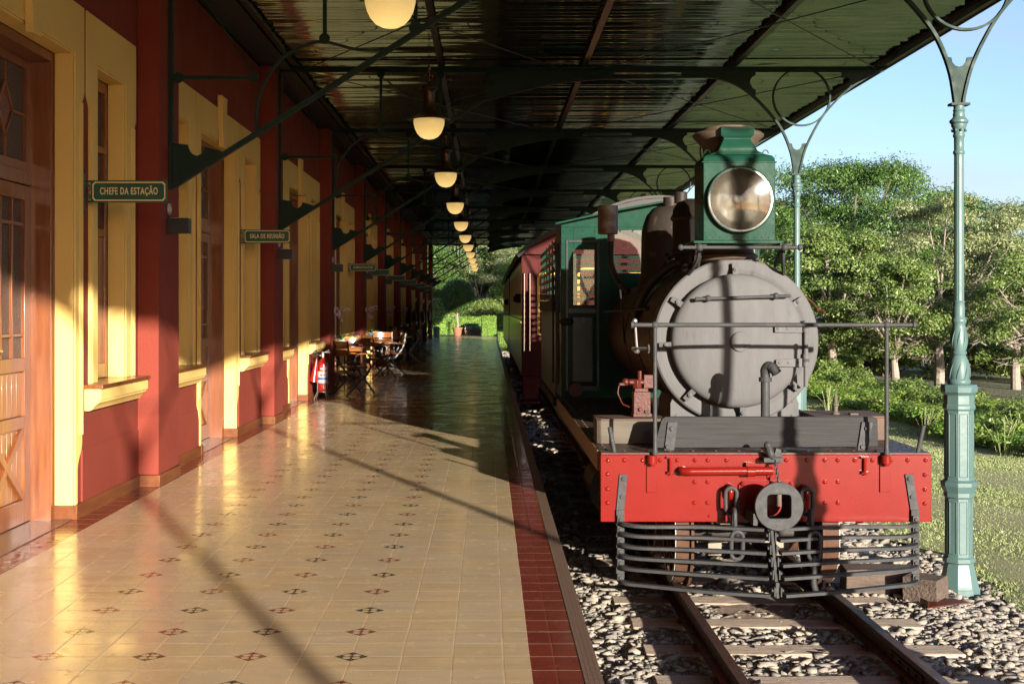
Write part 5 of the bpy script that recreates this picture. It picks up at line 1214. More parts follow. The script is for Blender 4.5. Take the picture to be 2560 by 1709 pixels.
for x0 in (.865, 2.600):
    x1 = x0 + .375
    for q in ((x0, x0 + .03, .48, 2.16), (x1 - .03, x1, .48, 2.16), (x0 + .03, x1 - .03, 2.13, 2.16), (x0 + .03, x1 - .03, .48, .53), (x0 + .03, x1 - .03, 1.34, 1.40)): b.box(q[0], q[1], FR - .012, FR - .001, q[2], q[3])
    b.box(x0 + .075, x0 + .30, FR - .010, FR - .001, .58, 1.30)
lp_(b, 'cab_door', 'locodark', .003, cab, split=SX)
b = MB()
for z in np.arange(.5, 2.3, .07): b.rivet((XA + .022, FR, z), .008); b.rivet((XZ - .022, FR, z), .008)
for x in np.arange(XA + .1, XZ, .14): b.rivet((x, FR, 2.26), .009)
lp_(b, 'cab_rivets', 'locogreen', 0, cab)
b = MB()
for x0, x1, z0, z1 in ((.94, 1.195, 1.425, 2.06), (1.36, 1.725, 1.78, 2.28), (2.115, 2.48, 1.78, 2.28), (2.645, 2.90, 1.425, 2.06)): b.box(x0, x1, FR + .012, FR + .016, z0, z1)
[q.build('cab_window', M['glass'], cab, smooth=0) for q in b.by(lambda c: round(c[0], 1))]
b = MB(); e0 = [(XA - .06, 2.315), (XC, 2.555), (XZ + .06, 2.315)]
b.prism([(XA - .07, 2.322), (XC - .5, 2.47), (XC, 2.56), (XC + .5, 2.47), (XZ + .07, 2.322), (XZ + .07, 2.342), (XC + .5, 2.492), (XC, 2.582), (XC - .5, 2.492), (XA - .07, 2.342)], 'y', Y1 - .14, Y1 + .05); lp_(b, 'cab_eave', 'locogreen', .002, cab)
b = MB(); outer = arc(XC, 1.20, 1.46, 140.5, 39.5, 20); inner = arc(XC, 1.20, 1.43, 140.5, 39.5, 20)[::-1]
b.prism([(x, z) for x, z in outer + inner], 'y', Y1 + .055, Y2 + .15); lp_(b, 'cab_roof', 'carroof', 0, cab)
b = MB(); b.prism([(XA + .01, 2.30), (XZ - .01, 2.30)] + [(x, z) for x, z in arc(XC, 1.20, 1.425, 49, 131, 14)], 'y', Y1 + .056, Y1 + .09); lp_(b, 'roof_end', 'carroof', 0, cab)
b = MB(); b.lathe([(.05, 2.60), (.05, 2.72), (.001, 2.73)], (XC - .1, 15.3, 0), 'z', 16); lp_(b, 'roof_vent', 'carroof', 0, cab)
b = MB()
for x in (XA, XZ - .03):
    b.box(x, x + .03, Y1 + .031, Y1 + .20, .402, 2.30); b.box(x, x + .03, Y1 + .20, Y1 + .75, .402, 1.35); b.box(x, x + .03, Y1 + .75, Y1 + .82, .402, 2.30); b.box(x, x + .03, Y1 + .2, Y1 + .75, 2.15, 2.30); b.box(x, x + .03, Y2 - .08, Y2, .402, 2.30); b.box(x, x + .03, Y1 + .82, Y2 - .08, 2.12, 2.30)
lp_(b, 'cab_side', 'locodark', .003, cab, split=SX)
b = MB()
for x in (XA - .03,): b.cyl((x, Y1 + .06, .55), (x, Y1 + .06, 1.40), .012, 8); b.cyl((x, Y2 - .04, .50), (x, Y2 - .04, 1.9), .012, 8)
[q.build('cab_handrail', M['dgrey'], cab) for q in b.by(lambda c: c[1] > 15)]
b = MB(); b.prism([(Y1 + .25, .9), (Y1 + .45, .55), (Y1 + .68, .9), (Y1 + .60, 1.1), (Y1 + .46, .80), (Y1 + .33, 1.1)], 'x', XA - .006, XA - .001); lp_(b, 'side_emblem', 'redpart', 0, cab)
b = MB(); b.cyl((.97, Y1 - .12, .50), (.97, Y1 - .001, .50), .078, 28); lp_(b, 'air_reservoir', 'rust', .003)
b = MB(); b.lathe([(.03, .0), (.036, .03), (.036, .12), (.02, .14)], (.80, 14.55, 1.25), 'x', 14); b.cyl((.80, 14.55, 1.25), (.80, 14.69, 1.25), .02, 8); lp_(b, 'side_lamp', 'bblack')
b = MB(); b.box(1.1, 2.7, Y2 - .2, Y2 - .15, .402, 1.2); b.box(1.45, 2.4, Y1 + .035, Y1 + .4, .402, 1.75); lp_(b, 'backhead', 'bblack')
# lower steps, cylinders
b = MB(); b.cyl((1.02, 10.5, -.05), (1.02, 11.25, -.05), .21, 24); b.cyl((2.82, 10.5, -.05), (2.82, 11.25, -.05), .21, 24); b.box(.95, 1.5, 10.55, 11.2, .0, .36); b.box(2.34, 2.9, 10.55, 11.2, .0, .36); lp_(b, 'cylinder', 'bblack', .003, split=SX)
b = MB()
for x in (1.20, 2.60): b.rod((x, 11.25, -.05), (x, 13.5, -.10), .03, .07)
lp_(b, 'side_rods', 'steel', .002, split=SX)

# ------------------------------------------------------------------ tender
ten = thing('tender', 'dark tender with a slatted green fuel rack behind the locomotive cab', 'tender', (XC, 18, -.6))
b = MB(); b.box(.83, 3.01, 16.25, 20.6, .30, 1.36); b.build('tank', M['locodark'], ten, bevel=.01)
b = MB(); b.box(.80, 3.04, 16.2, 20.65, .20, .295); b.build('tender_frame', M['bblack'], ten, bevel=.005)
b = MB()
for x in (.82, 3.02):
    for z in np.arange(1.52, 2.22, .108): b.box(x - .008, x + .008, 16.3, 20.5, z, z + .045)
for z in np.arange(1.52, 2.22, .108):
    b.box(.84, 3.0, 20.5, 20.515, z, z + .045)
b.build('rack_slats', M['locogreen'], ten, smooth=0)
b = MB()
for x in (.835, 3.005):
    for y in np.arange(16.35, 20.6, .82): b.box(x - .005, x + .010, y, y + .05, 1.36, 2.27)
for x in (1.3, 1.9, 2.5): b.box(x, x + .06, 20.516, 20.53, 1.36, 2.27)
[q.build('rack_post', M['locogreen'], ten, smooth=0) for q in b.by(lambda c: (round(c[0], 1), round(c[1], 1)))]
b = MB(); b.box(.80, .829, 16.3, 20.5, 1.362, 1.50); b.build('perforated_rail', M['boiler'], ten)
for y in (17.1, 18.2, 19.6):
    for xs, sg in ((1.325, 1), (2.480, -1)):
        b = MB(); b.lathe([(.001, 0), (.36, 0), (.36, .095 * sg), (.388, .105 * sg), (.388, .13 * sg), (.001, .13 * sg)], (xs, y, -.24), 'x', 32); b.build('wheel', M['bblack'], ten)

# ------------------------------------------------------------------ carriages
def carriage():
    c = thing('passenger_carriage', 'red ended passenger carriage with yellow and cream sides behind the tender', 'railway carriage', (0, 0, 0), 'carriages standing behind the locomotive')
    X0, X1, L = .60, 3.24, 13.4
    b = MB(); b.box(X0, X1, .02, L - .02, .22, 1.13); lo = b.build('lower_side', M['carcream'], c, local=True, smooth=0)
    b = MB()
    for k in range(int(L / .12)): b.box(X0 - .006, X0 - .0005, .04 + k * .12, .04 + k * .12 + .105, .26, 1.10)
    b.build('matchboarding', M['carcream'], lo, local=True, smooth=0)
    b = MB(); b.box(X0 + .01, X1 - .01, .02, L - .02, 1.20, 2.32); up = b.build('upper_side', M['caryellow'], c, local=True, smooth=0)
    b = MB(); b.box(X0 - .02, X1 + .02, .02, L - .02, 1.131, 1.199); b.build('waist_rail', M['carcream'], c, local=True, bevel=.006)
    for k in range(9):
        y = .7 + k * 1.38
        b = MB()
        for xx in (X0,): b.box(xx + .003, xx + .009, y, y + .8, 1.34, 2.12)
        w_ = b.build('window', M['glass_tex'], c, local=True, smooth=0)
        b = MB()
        for q in ((y - .05, y, 1.29, 2.17), (y + .8, y + .85, 1.29, 2.17), (y, y + .8, 1.29, 1.339), (y, y + .8, 2.121, 2.17)): b.box(X0 - .004, X0 + .009, q[0], q[1], q[2], q[3])
        b.build('window_frame', M['caryellow'], w_, local=True, smooth=0)
    b = MB(); b.box(X0 + .004, X1 - .004, .0, .019, .20, 2.36); b.prism([(x, z) for x, z in arc(1.92, 1.02, 1.86, 135.3, 44.7, 18)], 'y', .0, .019)
    for k in range(18): b.box(X0 + .02 + k * .145, X0 + .02 + k * .145 + .138, -.006, -.0005, .24, 2.34)
    en = b.build('end_wall', M['carred'], c, local=True, smooth=0)
    b = MB()
    def frame(x0, x1, z0, z1, t=.045, r=.1):
        P = [(x0 + r, z1), (x1 - r, z1)] + [(x1 - r + r * math.sin(a), z1 - r + r * math.cos(a)) for a in np.linspace(.3, PI / 2, 4)] + [(x1, z0), (x0, z0)] + [(x0 + r - r * math.cos(a), z1 - r + r * math.sin(a)) for a in np.linspace(0, PI / 2 - .3, 4)]
        b.strip([(p[0], -.012, p[1]) for p in P], .010, (0, 1, 0), t, closed=True)
    frame(.90, 1.35, .93, 2.02); frame(1.62, 2.22, .55, 2.1); frame(2.48, 2.94, .93, 2.02); b.rod((.92, -.012, 1.52), (1.33, -.012, 1.52), .01, .04); b.build('yellow_lining', M['trimyellow'], en, local=True)
    b = MB()
    for x in (.645, .745): b.tube([(x, -.001, .62), (x, -.06, .64), (x, -.06, 2.02), (x, -.001, 2.04)], .012, 8)
    [q.build('grab_rail', M['chrome'], c, local=True) for q in b.by(lambda c: c[0] > .7)]
    b = MB(); outer = arc(1.92, .90, 2.04, 134.5, 45.5, 22); inner = arc(1.92, .90, 1.96, 134.5, 45.5, 22)[::-1]
    b.prism(outer + inner, 'y', -.25, L + .2); b.build('roof', M['carroof'], c, local=True)
    b = MB(); b.box(X0 + .2, X1 - .2, .1, L - .1, -.02, .19); b.box(X0 + .02, X0 + .30, -.02, .30, -.22, .19); b.box(X0 + .02, X0 + .32, -.10, .35, -.30, -.26); b.build('underframe', M['carred'], c, local=True, bevel=.006)
    for y in (2.0, 3.6, 9.9, 11.5):
        b = MB()
        for xs in (1.39, 2.45): b.cyl((xs - .06, y, -.24), (xs + .06, y, -.24), .36, 28)
        b.cyl((1.3, y, -.24), (2.5, y, -.24), .05, 10); b.build('wheelset', M['bblack'], c, local=True)
    b = MB(); b.box(X0 - .10, X0 - .001, .6, .75, 1.50, 1.66); b.box(X0 - .13, X0 - .05, .55, .80, 1.52, 1.62); b.build('side_lamp', M['bblack'], c, local=True)
    return c
car = carriage(); index_children(); car.location = (0, 23.6, 0)
c2 = copy_tree(car); c2.location = (0, 37.9, 0); c2['label'] = 'second carriage, its side just seen beyond the first one'
car['label'] = 'nearest carriage with red plank end wall behind the tender'

# ------------------------------------------------------------------ tables, chairs, orchids, extinguishers
def chair_proto():
    c = thing('folding_armchair', 'folding cafe armchair', 'chair', (0, 0, 0), 'folding wooden armchairs with black iron legs')
    b = MB(); n = 8
    for i in range(n):
        y = -.19 + .38 * (i + .5) / n; hl_ = math.sqrt(max(.0, .205 ** 2 - y * y)); b.box(-hl_, hl_, y - .019, y + .019, .445, .462)
    b.tube([(.208 * math.cos(a), .208 * math.sin(a), .450) for a in np.linspace(0, 2 * PI, 28, endpoint=False)], .015, 8, closed=True); b.build('seat', M['chairwood'], c)
    for z0, z1, xo in ((.635, .735, 0.0), (.752, .872, -.018)):
        b = MB(); rings = []
        for t in np.linspace(-1, 1, 11):
            x = -.215 - .055 * (1 - t * t) + xo; y = .235 * t; h = .012 * abs(t) ** 3
            rings.append([(x, y, z0 + h), (x + .014, y, z0 + h), (x + .014 - .012, y, z1 - h), (x - .012, y, z1 - h)])
        b.loft(rings); b.build('back_panel', M['chairwood'], c, bevel=.003)
    for s in (-1, 1):
        b = MB(); b.strip(spline([(-.215, s * .235, .655), (-.10, s * .262, .665), (.06, s * .268, .668), (.18, s * .255, .655), (.225, s * .235, .63)], 5), .036, (0, 0, 1) if False else (0, s, .0), .020); b.build('armrest', M['chairwood'], c, bevel=.004)
        b = MB(); y = s * .225
        b.strip(spline([(-.25, y, .875), (-.225, y, .70), (-.17, y, .55), (-.05, y, .40), (.10, y, .22), (.22, y, .07), (.27, y, .0)], 6), .012, (0, 1, 0), .026)
        b.strip(spline([(.215, y, .63), (.165, y, .60), (.155, y, .53), (.18, y, .45), (.13, y, .35), (0, y, .24), (-.15, y, .10), (-.27, y, .0)], 6), .012, (0, 1, 0), .026); b.build('leg', M['iron'], c)
    b = MB()
    for x, z in ((.20, .09), (-.20, .065), (.035, .295), (-.13, .47), (.14, .435)): b.cyl((x, -.225, z), (x, .225, z), .006, 6)
    b.build('stretcher', M['iron'], c); return c
def table_proto():
    t = thing('cafe_table', 'small wooden table', 'table', (0, 0, 0), 'small wooden tables along the wall')
    b = MB()
    for i in range(7): b.box(-.30, .30, -.30 + i * .086, -.30 + i * .086 + .082, .730, .752)
    b.box(-.27, .27, -.27, -.24, .68, .7295); b.box(-.27, .27, .24, .27, .68, .7295); b.build('table_top', M['chairwood'], t, bevel=.003)
    for sx in (-1, 1):
        for sy in (-1, 1): b = MB(); b.box(sx * .25 - .02, sx * .25 + .02, sy * .215 - .02, sy * .215 + .02, .0, .6795); b.build('leg', M['chairwood'], t, bevel=.003)
    b = MB(); b.box(-.23, .23, -.225, -.205, .30, .34); b.box(-.23, .23, .205, .225, .30, .34); b.build('table_rail', M['chairwood'], t); return t
def orchid(x, y, potm, label, dim=False):
    o = thing('potted_orchid', label, 'potted plant', (x, y, .753), 'potted orchids on the tables')
    b = MB(); b.lathe([(.045, .753), (.06, .80), (.068, .862), (.072, .868), (.062, .868), (.055, .85), (.001, .85)], (x, y, 0), 'z', 24); b.build('pot', M[potm], o)
    b = MB()
    for i in range(6):
        a = i * 1.13 + .4; L_ = random.uniform(.14, .22); rings = []
        for t in np.linspace(0, 1, 8):
            r = L_ * t; z = .86 + .10 * math.sin(t * 2.4) - .04 * t; wv = .038 * math.sin(PI * min(1, t * .92 + .08)) + .003; c_ = Vector((x + r * math.cos(a), y + r * math.sin(a), z)); s = Vector((-math.sin(a), math.cos(a), 0)) * wv
            rings.append([c_ - s + Vector((0, 0, .008)), c_, c_ + s + Vector((0, 0, .008))])
        b.loft(rings, False, closed=False)
    b.build('leaves', M['lf_orchid'], o, recalc=False)
    b = MB(); pts = spline([(x, y, .86), (x + .01, y, 1.05), (x - .01, y - .01, 1.22), (x + .02, y - .03, 1.36), (x + .09, y - .05, 1.42)], 6); b.tube(pts, .004, 5)
    pts2 = spline([(x, y, .86), (x + .005, y + .02, 1.08), (x - .03, y + .02, 1.26), (x - .08, y, 1.38), (x - .13, y - .02, 1.37)], 6); b.tube(pts2, .004, 5); b.build('stem', M['lf_orchid'], o)
    b = MB(); srcs = pts[-14:] + pts2[-14:]
    for i in range(26):
        p = random.choice(srcs) + Vector((random.uniform(-.05, .05), random.uniform(-.05, .05), random.uniform(-.05, .035))); q = Vector((random.uniform(-.6, .6), -1, random.uniform(-.4, .3))).normalized(); u = q.orthogonal().normalized(); v = q.cross(u)
        for k in range(5):
            a = 2 * PI * k / 5 + i; d = u * math.cos(a) + v * math.sin(a); e = u * -math.sin(a) + v * math.cos(a); r = .026
            b.add([p, p + d * r * .6 + e * r * .42 + q * .003, p + d * r, p + d * r * .6 - e * r * .42 + q * .003], [(0, 1, 2, 3)])
    b.build('blossoms', M['petal'], o, recalc=False, smooth=0); return o
ch = chair_proto(); tb = table_proto(); index_children()
TX = -2.36
tys = [22.3, 27.9, 33.5, 39.1]
for i, y in enumerate(tys):
    o = tb if i == 0 else copy_tree(tb); o.location = (TX, y, 0); o['label'] = '%s small wooden cafe table from the viewer, a potted orchid on it' % ordn[i]
for i, (y, pm_, lab) in enumerate(((22.15, 'potwhite', 'pink orchid in a pale pot on the nearest table'), (27.8, 'potblue', 'pink orchid in a blue pot on the second table'), (33.4, 'potwhite', 'orchid in the shade on the third table'), (39.0, 'potwhite', 'orchid in deep shade on the fourth table'))):
    orchid(TX - .10, y, pm_, lab)
spots = [(-2.17, 21.35, 36, 'nearest folding armchair, black crossed legs in front of the first orchid'), (-2.30, 23.25, -85, 'folding armchair tucked behind the first table'), (-2.20, 26.45, 34, 'folding armchair in front of the second table, its back to the viewer'), (-2.02, 27.75, 195, 'folding armchair on the track side of the second table, sunlit arms'),
         (-2.30, 28.9, -80, 'folding armchair behind the second table'), (-2.2, 32.4, 75, 'folding armchair in the shade in front of the third table'), (-1.98, 33.6, 185, 'folding armchair on the track side of the third table'), (-2.25, 38.0, 80, 'folding armchair in front of the fourth table in deep shade'), (-1.98, 39.2, 190, 'folding armchair on the track side of the fourth table')]
for i, (x, y, a, lab) in enumerate(spots):
    o = ch if i == 0 else copy_tree(ch); o.location = (x, y, 0); o.rotation_euler = (0, 0, R(a)); o['label'] = lab
def extinguisher(x, y):
    o = thing('fire_extinguisher', 'red fire extinguisher with black hose standing on a wire stand by the wall', 'fire extinguisher', (x, y, 0))
    b = MB(); b.lathe([(.055, .118), (.080, .124), (.086, .14), (.088, .20), (.088, .52), (.082, .56), (.062, .595), (.035, .615), (.022, .625), (.022, .65)], (x, y, 0), 'z', 32); bd = b.build('cylinder', M['extred'], o)
    def lab(z0, z1, mt_, a0=215, a1=330, r=.0888, nm='label_band'):
        b = MB(); rings = [[(x + r * math.cos(R(a)), y + r * math.sin(R(a)), z0), (x + r * math.cos(R(a)), y + r * math.sin(R(a)), z1)] for a in np.linspace(a0, a1, 14)]; b.loft(rings, False, closed=False); return b.build(nm, mt_, bd, recalc=False)
    lab(.255, .43, M['white']); lab(.30, .335, M['blue'], r=.0892); lab(.36, .385, M['extred'], 250, 268, .0892); lab(.36, .385, M['blue'], 280, 298, .0892); lab(.455, .485, M['white'], 250, 285); lab(.45, .50, M['white'], 292, 325)
    b = MB(); b.cyl((x, y, .645), (x, y, .70), .024, 14); b.box(x - .012, x + .11, y - .012, y + .012, .715, .725); b.rod((x - .02, y, .70), (x + .10, y, .755), .022, .008); b.cyl((x - .02, y, .67), (x - .05, y, .67), .013, 10); b.build('valve_head', M['steel'], o)
    b = MB(); b.tube(spline([(x - .05, y, .67), (x - .13, y - .02, .70), (x - .24, y - .02, .77), (x - .30, y - .02, .84), (x - .26, y - .03, .90), (x - .16, y - .03, .87), (x - .10, y - .05, .74), (x - .09, y - .07, .62)], 6), .010, 8); b.build('hose', M['black'], o)
    b = MB(); b.tube([(x - .085, y - .09, .62), (x - .10, y - .095, .52), (x - .135, y - .10, .27)], [.018, .034, .072], 20, caps=False); b.build('horn', M['extred'], o)
    b = MB()
    for a in (215, 300, 60, 140):
        c, s = math.cos(R(a)), math.sin(R(a)); b.tube([(x + .095 * c, y + .095 * s, .26), (x + .095 * c, y + .095 * s, .115), (x + .155 * c, y + .155 * s, .0)], .0055, 6)
    for z in (.115, .25): b.tube([(x + .096 * math.cos(a), y + .096 * math.sin(a), z) for a in np.linspace(0, 2 * PI, 24, endpoint=False)], .0045, 6, closed=True)
    b.build('wire_stand', M['steel'], o)
extinguisher(-2.545, 20.35)
# far wall extinguishers with yellow marker plates
for i, y in enumerate((44.9, 50.5, 56.1)):
    o = thing('wall_fire_extinguisher', '%s small dark red extinguisher hanging on a far pilaster in the shade' % ('first', 'second', 'third')[i], 'fire extinguisher', (-2.50, y - .1, .9), 'extinguishers hanging on far pilasters')
    b = MB(); b.lathe([(.05, .85), (.068, .87), (.068, 1.22), (.04, 1.28), (.02, 1.30), (.02, 1.34)], (-2.495, y - .1, 0), 'z', 18); b.build('cylinder', M['extred'], o)
    b = MB(); b.box(-2.5785, -2.56, y - .15, y - .05, 1.0, 1.3); b.build('hook_plate', M['black'], o)
    b = MB(); b.tube([(-2.49, y - .1, 1.33), (-2.42, y - .1, 1.32), (-2.41, y - .12, 1.05)], .010, 6); b.build('hose', M['black'], o)
    o2 = thing('marker_plate', 'pale curved marker plate above the %s far extinguisher' % ('first', 'second', 'third')[i], 'sign', (-2.5, y - .1, 1.6), 'marker plates above far extinguishers')
    b = MB(); b.prism([(-2.578, 1.48), (-2.52, 1.52), (-2.42, 1.66), (-2.42, 1.74), (-2.48, 1.74), (-2.578, 1.70)], 'y', y - .105, y - .095); b.build('plate', M['cream'], o2)

# ------------------------------------------------------------------ timber offcuts by the near column
def block(name, lab, cx, cy, cz, sx, sy, sz, rz, mt_, cat='timber block', tilt=0):
    b = MB(); rings = []
    for t in np.linspace(-1, 1, 5):
        j = lambda: random.uniform(-.006, .006)
        rings.append([(sx / 2 * t + j(), -sy / 2 + j(), -sz / 2 + j()), (sx / 2 * t + j(), sy / 2 + j(), -sz / 2 + j()), (sx / 2 * t + j(), sy / 2 + j(), sz / 2 + j()), (sx / 2 * t + j(), -sy / 2 + j(), sz / 2 + j())])
    b.loft(rings); o = b.build(name, M[mt_], None, bevel=.008); o.location = (cx, cy, cz); o.rotation_euler = (tilt, 0, R(rz)); return tag(o, lab, cat)
block('timber_block', 'long weathered timber offcut lying on the ballast behind the right end of the cowcatcher', 2.98, 10.02, -.66, .56, .26, .19, -6, 'timber')
block('timber_block', 'short dark timber block with sawn end, nearest of the timbers beside the green column', 3.22, 9.72, -.67, .26, .24, .20, -38, 'timber')
block('timber_board', 'pale thin board lying against the foot of the nearest green column', 3.36, 10.35, -.74, .40, .16, .06, -4, 'boxwood', 'board')
b = MB(); b.add([(3.18, 9.45, -.745), (3.50, 9.62, -.735), (3.44, 9.72, -.75), (3.14, 9.56, -.755), (3.17, 9.43, -.70), (3.19, 9.45, -.70)], [(0, 1, 2, 3), (0, 3, 4)]);
b = MB(); b.prism([(0, 0), (.34, 0), (.30, .12), (.04, .10)], 'z', 0, .008); b.prism([(0, .008), (.004, .008), (.004, .055), (0, .055)], 'y', .0, .09)
o = b.build('rusty_plate', M['redpart'], None); o.location = (3.14, 9.42, -.742); o.rotation_euler = (R(4), R(-3), R(18)); tag(o, 'flat rusty angle plate lying on the ballast near the green column', 'metal plate')

# ------------------------------------------------------------------ vegetation
def leaf_quads(C, N, size, asp=.42, rs=None):
    """C (n,3) centres, N (n,3) rough facing normals"""
    n = len(C); rs = rs or rng
    N = N + rs.normal(0, .55, (n, 3)); N /= np.linalg.norm(N, axis=1, keepdims=True) + 1e-9
    T = rs.normal(0, 1, (n, 3)); T -= N * (T * N).sum(1, keepdims=True); T /= np.linalg.norm(T, axis=1, keepdims=True) + 1e-9
    B = np.cross(N, T); s = size * rs.uniform(.6, 1.25, (n, 1))
    dr = N * s * .12
    V = np.stack([C - T * s * .5 - dr, C + B * s * asp * .5, C + T * s * .5 - dr, C - B * s * asp * .5], 1).reshape(-1, 3)
    return V, np.arange(n * 4).reshape(-1, 4)
def clump_cloud(cents, rads, per, size, asp=.42, up=.35, flat=.75):
    Cs, Ns = [], []
    for c, r in zip(cents, rads):
        k = max(8, int(per * (r / np.mean(rads)) ** 2)); d = rng.normal(0, 1, (k, 3)); d /= np.linalg.norm(d, axis=1, keepdims=True)
        d[:, 2] = np.where(d[:, 2] < -.35, -d[:, 2] * .6, d[:, 2])
        rr = r * rng.uniform(.35, 1.0, (k, 1)) ** .45 * (1 + .22 * rng.normal(0, 1, (k, 1)))
        P = np.array(c) + d * rr * np.array([1, 1, flat]); Cs.append(P); nn_ = d.copy(); nn_[:, 2] += up; Ns.append(nn_)
    return leaf_quads(np.concatenate(Cs), np.concatenate(Ns), size, asp)
def tree_proto(name, h, cw, ch_, nclump, per, leaf, lm, bm, cr=(.55, 1.1), trunk_r=.16, asp=.42, low=.15, kind='tree', fork=.3, bare=0):
    t = thing(name, '', kind, (0, 0, 0)); zc = h - ch_ / 2; cents = []; rads = []
    for i in range(nclump):
        while True:
            p = rng.uniform(-1, 1, 3)
            q = np.linalg.norm(p)
            if .30 < q < 1.0 and p[2] > -1 + low: break
        p = p / q * (q ** .5); bulge = 1 + .12 * math.sin(3.1 * p[0] + i)
        cents.append((p[0] * cw / 2 * bulge, p[1] * cw / 2 * bulge, zc + p[2] * ch_ / 2)); rads.append(rng.uniform(*cr))
    V, F = clump_cloud(cents, rads, per, leaf, asp); npmesh('crown', V, F, M[lm], t)
    b = MB(); zf = h * fork; lean = random.uniform(-.25, .25)
    b.tube(spline([(0, 0, -.3), (.03, 0, zf * .4), (lean * .4, .05, zf * .8), (lean, .1, zf + .3)], 4), [trunk_r * (1.25 - .5 * i / 12) for i in range(13)], 10)
    for i in np.argsort([-c[2] for c in cents])[::max(1, nclump // 14)]:
        c = cents[i]; s = Vector((lean * random.uniform(.4, 1), .06, zf * random.uniform(.75, 1.05))); e = Vector(c); mid = s.lerp(e, .5) + Vector((random.uniform(-.3, .3), random.uniform(-.3, .3), random.uniform(0, .3)))
        pts = spline([s, mid, e], 5); b.tube(pts, [trunk_r * (.42 - .36 * k / len(pts)) for k in range(len(pts))], 6)
        for q in range(2 + bare):
            p = pts[random.randint(4, len(pts) - 1)]; d = Vector((random.uniform(-1, 1), random.uniform(-1, 1), random.uniform(-.4, .8))) * .6; b.tube([p, p + d * .5 + Vector((0, 0, .05)), p + d], [trunk_r * .10, trunk_r * .07, trunk_r * .03], 5)
    for q in range(bare * 8):
        a = random.uniform(PI, 2 * PI); p = Vector((lean + math.cos(a) * cw * .18, math.sin(a) * cw * .18, h * random.uniform(.22, .6))); d = Vector((math.cos(a), math.sin(a), random.uniform(-.5, .6))) * random.uniform(.5, 1.1)
        pts = [p, p + d * .5 + Vector((0, 0, random.uniform(-.1, .15))), p + d]; b.tube(pts, [.025, .017, .006], 5)
        for z in range(3): e = pts[1].lerp(pts[2], random.random()); b.tube([e, e + Vector((random.uniform(-.3, .3), random.uniform(-.3, .1), random.uniform(-.3, .3)))], [.009, .003], 4)
    b.build('trunk', M[bm], t); return t
T1 = tree_proto('broadleaf_tree', 8.0, 7.4, 5.6, 84, 640, .155, 'lf_dark', 'bark', (.6, 1.15), .22, .30)
T2 = tree_proto('broadleaf_tree', 6.4, 5.6, 4.8, 90, 430, .115, 'lf_olive', 'barkpale', (.30, .68), .15, .36, low=.0, fork=.28, bare=3)
T3 = tree_proto('broadleaf_tree', 5.2, 4.4, 4.0, 64, 420, .115, 'lf_mid', 'barkpale', (.35, .7), .14, .5, low=.05, fork=.26, bare=3)
T4 = tree_proto('broadleaf_tree', 4.9, 4.4, 3.8, 60, 420, .115, 'lf_lime', 'bark', (.4, .75), .14, .5, low=.05, fork=.3, bare=1)
index_children()
def plant(proto, x, y, s, rz, label, used={}, group='trees beyond the lawn', z=None, sz=None):
    o = proto if proto.name not in used else copy_tree(proto); used[proto.name] = 1
    o.location = (x, y, gz(x, y) if z is None else z); o.scale = (s, s, sz or s); o.rotation_euler = (0, 0, R(rz)); o['label'] = label; o['group'] = group; return o
plant(T2, 15.2, 44.5, 1.0, 20, 'pale grey green tree with a pale trunk, straight behind the nearest green column')
plant(T3, 11.4, 43.5, .98, 100, 'rounded green tree just right of the second green column')
plant(T3, 12.8, 41.5, .80, 40, 'small mid green tree with bare twigs between the two visible green columns')
plant(T1, 14.6, 54, 1.06, 0, 'tall dark feathery tree, highest crown left of the nearest green column')
plant(T1, 20.6, 57, .94, 130, 'tall dark tree at the back, right of the nearest green column')
plant(T2, 18.4, 46, .98, 200, 'pale olive tree right of the nearest green column')
plant(T3, 16.4, 39, .84, 280, 'low dark green tree at the right edge of the view')
plant(T1, 11.2, 60, .74, 70, 'dark tree at the back just right of the second green column')
plant(T1, 7.4, 62, .95, 210, 'tree top seen between the canopy arches above the cab')
plant(T4, 9.6, 50, .86, 10, 'green tree low behind the smokebox')
plant(T3, 20.5, 44, 1.0, 10, 'rounded green tree cut by the right edge of the view')
plant(T1, 27, 66, .76, 10, 'dark background tree at the far right')
plant(T1, 20, 76, .95, 300, 'background tree in the gap behind the pale olive trees')
plant(T1, 14, 74, 1.0, 200, 'background tree behind the rounded green tree')
plant(T1, 17.2, 58, 1.10, 250, 'broad dark tree at the back, between the two tall dark trees')
plant(T1, 24.4, 60, .72, 40, 'dark tree at the back near the right edge')
for i, (x, y, s, a, p, lab) in enumerate(((-4.6, 77, .78, 0, T1, 'dark tree at the left behind the far end of the platform'), (-.4, 79, .92, 80, T2, 'pale tree in the middle behind the far end of the platform'), (2.6, 77, .98, 160, T4, 'bright tree right of centre behind the far end of the platform'), (5.2, 80, .85, 220, T1, 'dark tree behind the carriages at the far end of the track'), (-2.3, 83, .86, 30, T1, 'dark tree beyond the round potted tree'), (1.6, 84, .86, 10, T1, 'background tree above the carriages'), (-7.5, 80, 1.15, 300, T3, 'green tree beyond the left end of the hedge'))):
    plant(p, x, y, s, a, lab, group='trees past the end of the platform', z=-.4)
